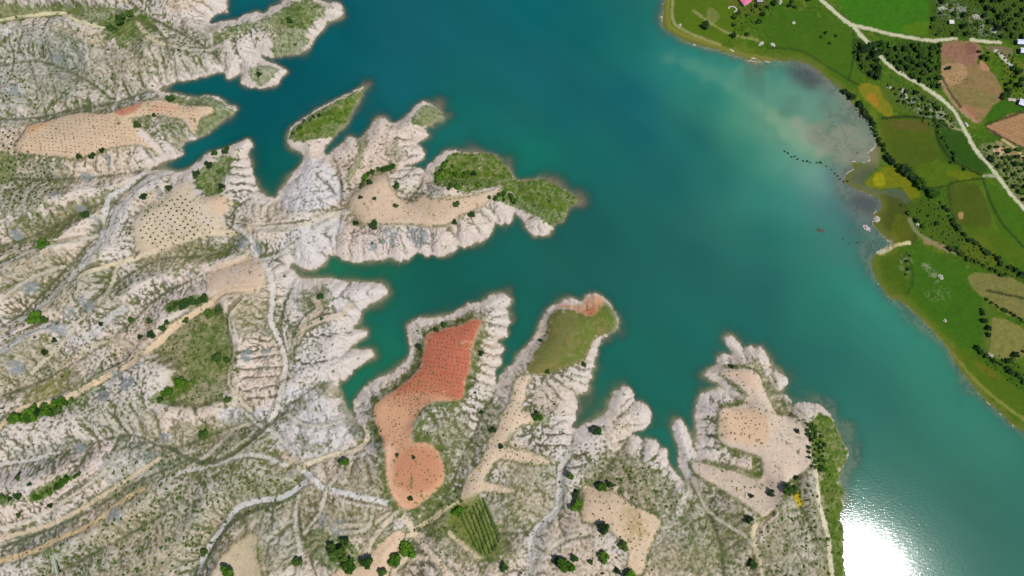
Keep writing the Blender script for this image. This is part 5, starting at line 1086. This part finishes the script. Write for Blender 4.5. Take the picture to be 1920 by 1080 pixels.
building('shed', 1914, 84, 14, 4.6, 3.2, -3, M_shed, M_metal, "upper white metal shed of the two at the right edge", .7, .3, 3)
building('shed', 1921, 100, 15, 5.0, 3.2, -3, M_shed, M_metal, "lower white metal shed of the two at the right edge", .7, .3, 3)
building('shed', 1918, 198, 13, 6, 3.2, -22, M_shed, M_metal, "pale metal shed beside the striped field at the right edge", .6, .3, 2)
bm = bmesh.new(); q = W([[1904, 188]])[0]; box(bm, (-7, -1.5, -.3), (9, 1.5, .15)); o = meshobj('concrete_slab', bm_mesh('concrete_slab', bm, plain('worn_concrete', (196,180,166), .9, .12))); o.location = (q[0], q[1], ground_z(*q)); o.rotation_euler = (0, 0, math.radians(-6)); tag(o, "pinkish worn concrete slab above the shed by the striped field", 'slab')
# low water channel at the lower left
q0, q1 = W([[100, 1040], [118, 1072]]); L = float(np.hypot(*(q1-q0))); ang = math.atan2(*(q1-q0)[::-1]); zc = max(ground_z(*q0), ground_z(*q1), ground_z(*((q0+q1)/2)))
o = bpy.data.objects.new('water_trough', None); LK(o); o.location = (q0[0], q0[1], zc); o.rotation_euler = (0, 0, ang); tag(o, "long narrow pale concrete water trough on green ground at the lower left", 'trough')
bm = bmesh.new(); box(bm, (0, -.55, -1.5), (L, .55, .25)); box(bm, (0, -.7, .25), (L, -.45, .75)); box(bm, (0, .45, .25), (L, .7, .75)); meshobj('basin', bm_mesh('basin', bm, M_conc), o)
bm = bmesh.new(); box(bm, (L+.02, -.9, -1.5), (L+1.6, .9, .9)); meshobj('end_block', bm_mesh('end_block', bm, M_grey), o)
# car on the road
def car(x, y, ang, lab):
    q = W([[x, y]])[0]; o = bpy.data.objects.new('parked_car', None); LK(o); o.location = (q[0], q[1], ground_z(*q)+.05); o.rotation_euler = (0, 0, math.radians(ang)); tag(o, lab, 'car')
    Mp = plain('white_paint', (236,236,232), .3, .03, 1, .5); Mt = plain('tyre_rubber', (34,34,34), .9, .1)
    def prism(prof, hw, top):
        bm = bmesh.new(); L_ = [bm.verts.new((x_, -hw if z_ < top else -hw*.86, z_)) for x_, z_ in prof]; R_ = [bm.verts.new((x_, hw if z_ < top else hw*.86, z_)) for x_, z_ in prof]
        n = len(prof); bm.faces.new(L_[::-1]); bm.faces.new(R_)
        for i in range(n): bm.faces.new([L_[i], L_[(i+1) % n], R_[(i+1) % n], R_[i]])
        return bm
    body = meshobj('body', bm_mesh('body', prism([(-2.2, .35), (2.2, .35), (2.25, .7), (2.1, .9), (1.1, 1.0), (-1.7, 1.02), (-2.2, .9)], .88, 1.5), Mp), o)
    cab = meshobj('cabin', bm_mesh('cabin', prism([(-1.75, 1.0), (1.0, .98), (.35, 1.42), (-1.35, 1.45)], .80, 1.2), M_glass), o)
    bm = bmesh.new(); box(bm, (-1.25, -.66, 1.44), (.3, .66, 1.50)); meshobj('roof', bm_mesh('roof', bm, Mp), o)
    for sx in (-1.35, 1.35):
        for sy in (-.86, .86):
            bm = bmesh.new(); bmesh.ops.create_cone(bm, cap_ends=True, segments=16, radius1=.33, radius2=.33, depth=.22, matrix=mathutils.Matrix.Translation((sx, sy, .33)) @ mathutils.Matrix.Rotation(math.pi/2, 4, 'X')); wh = meshobj('wheel', bm_mesh('wheel', bm, Mt), o)
            bm = bmesh.new(); bmesh.ops.create_cone(bm, cap_ends=True, segments=12, radius1=.2, radius2=.18, depth=.26, matrix=mathutils.Matrix.Translation((sx, sy, .33)) @ mathutils.Matrix.Rotation(math.pi/2, 4, 'X')); meshobj('rim', bm_mesh('rim', bm, M_grey), wh)
    for sy in (-.6, .6): bm = bmesh.new(); box(bm, (2.18, sy-.18, .62), (2.27, sy+.18, .8)); meshobj('headlight', bm_mesh('headlight', bm, M_metal), o)
car(1811, 234, -55, "white car parked beside the pale road at the upper right")
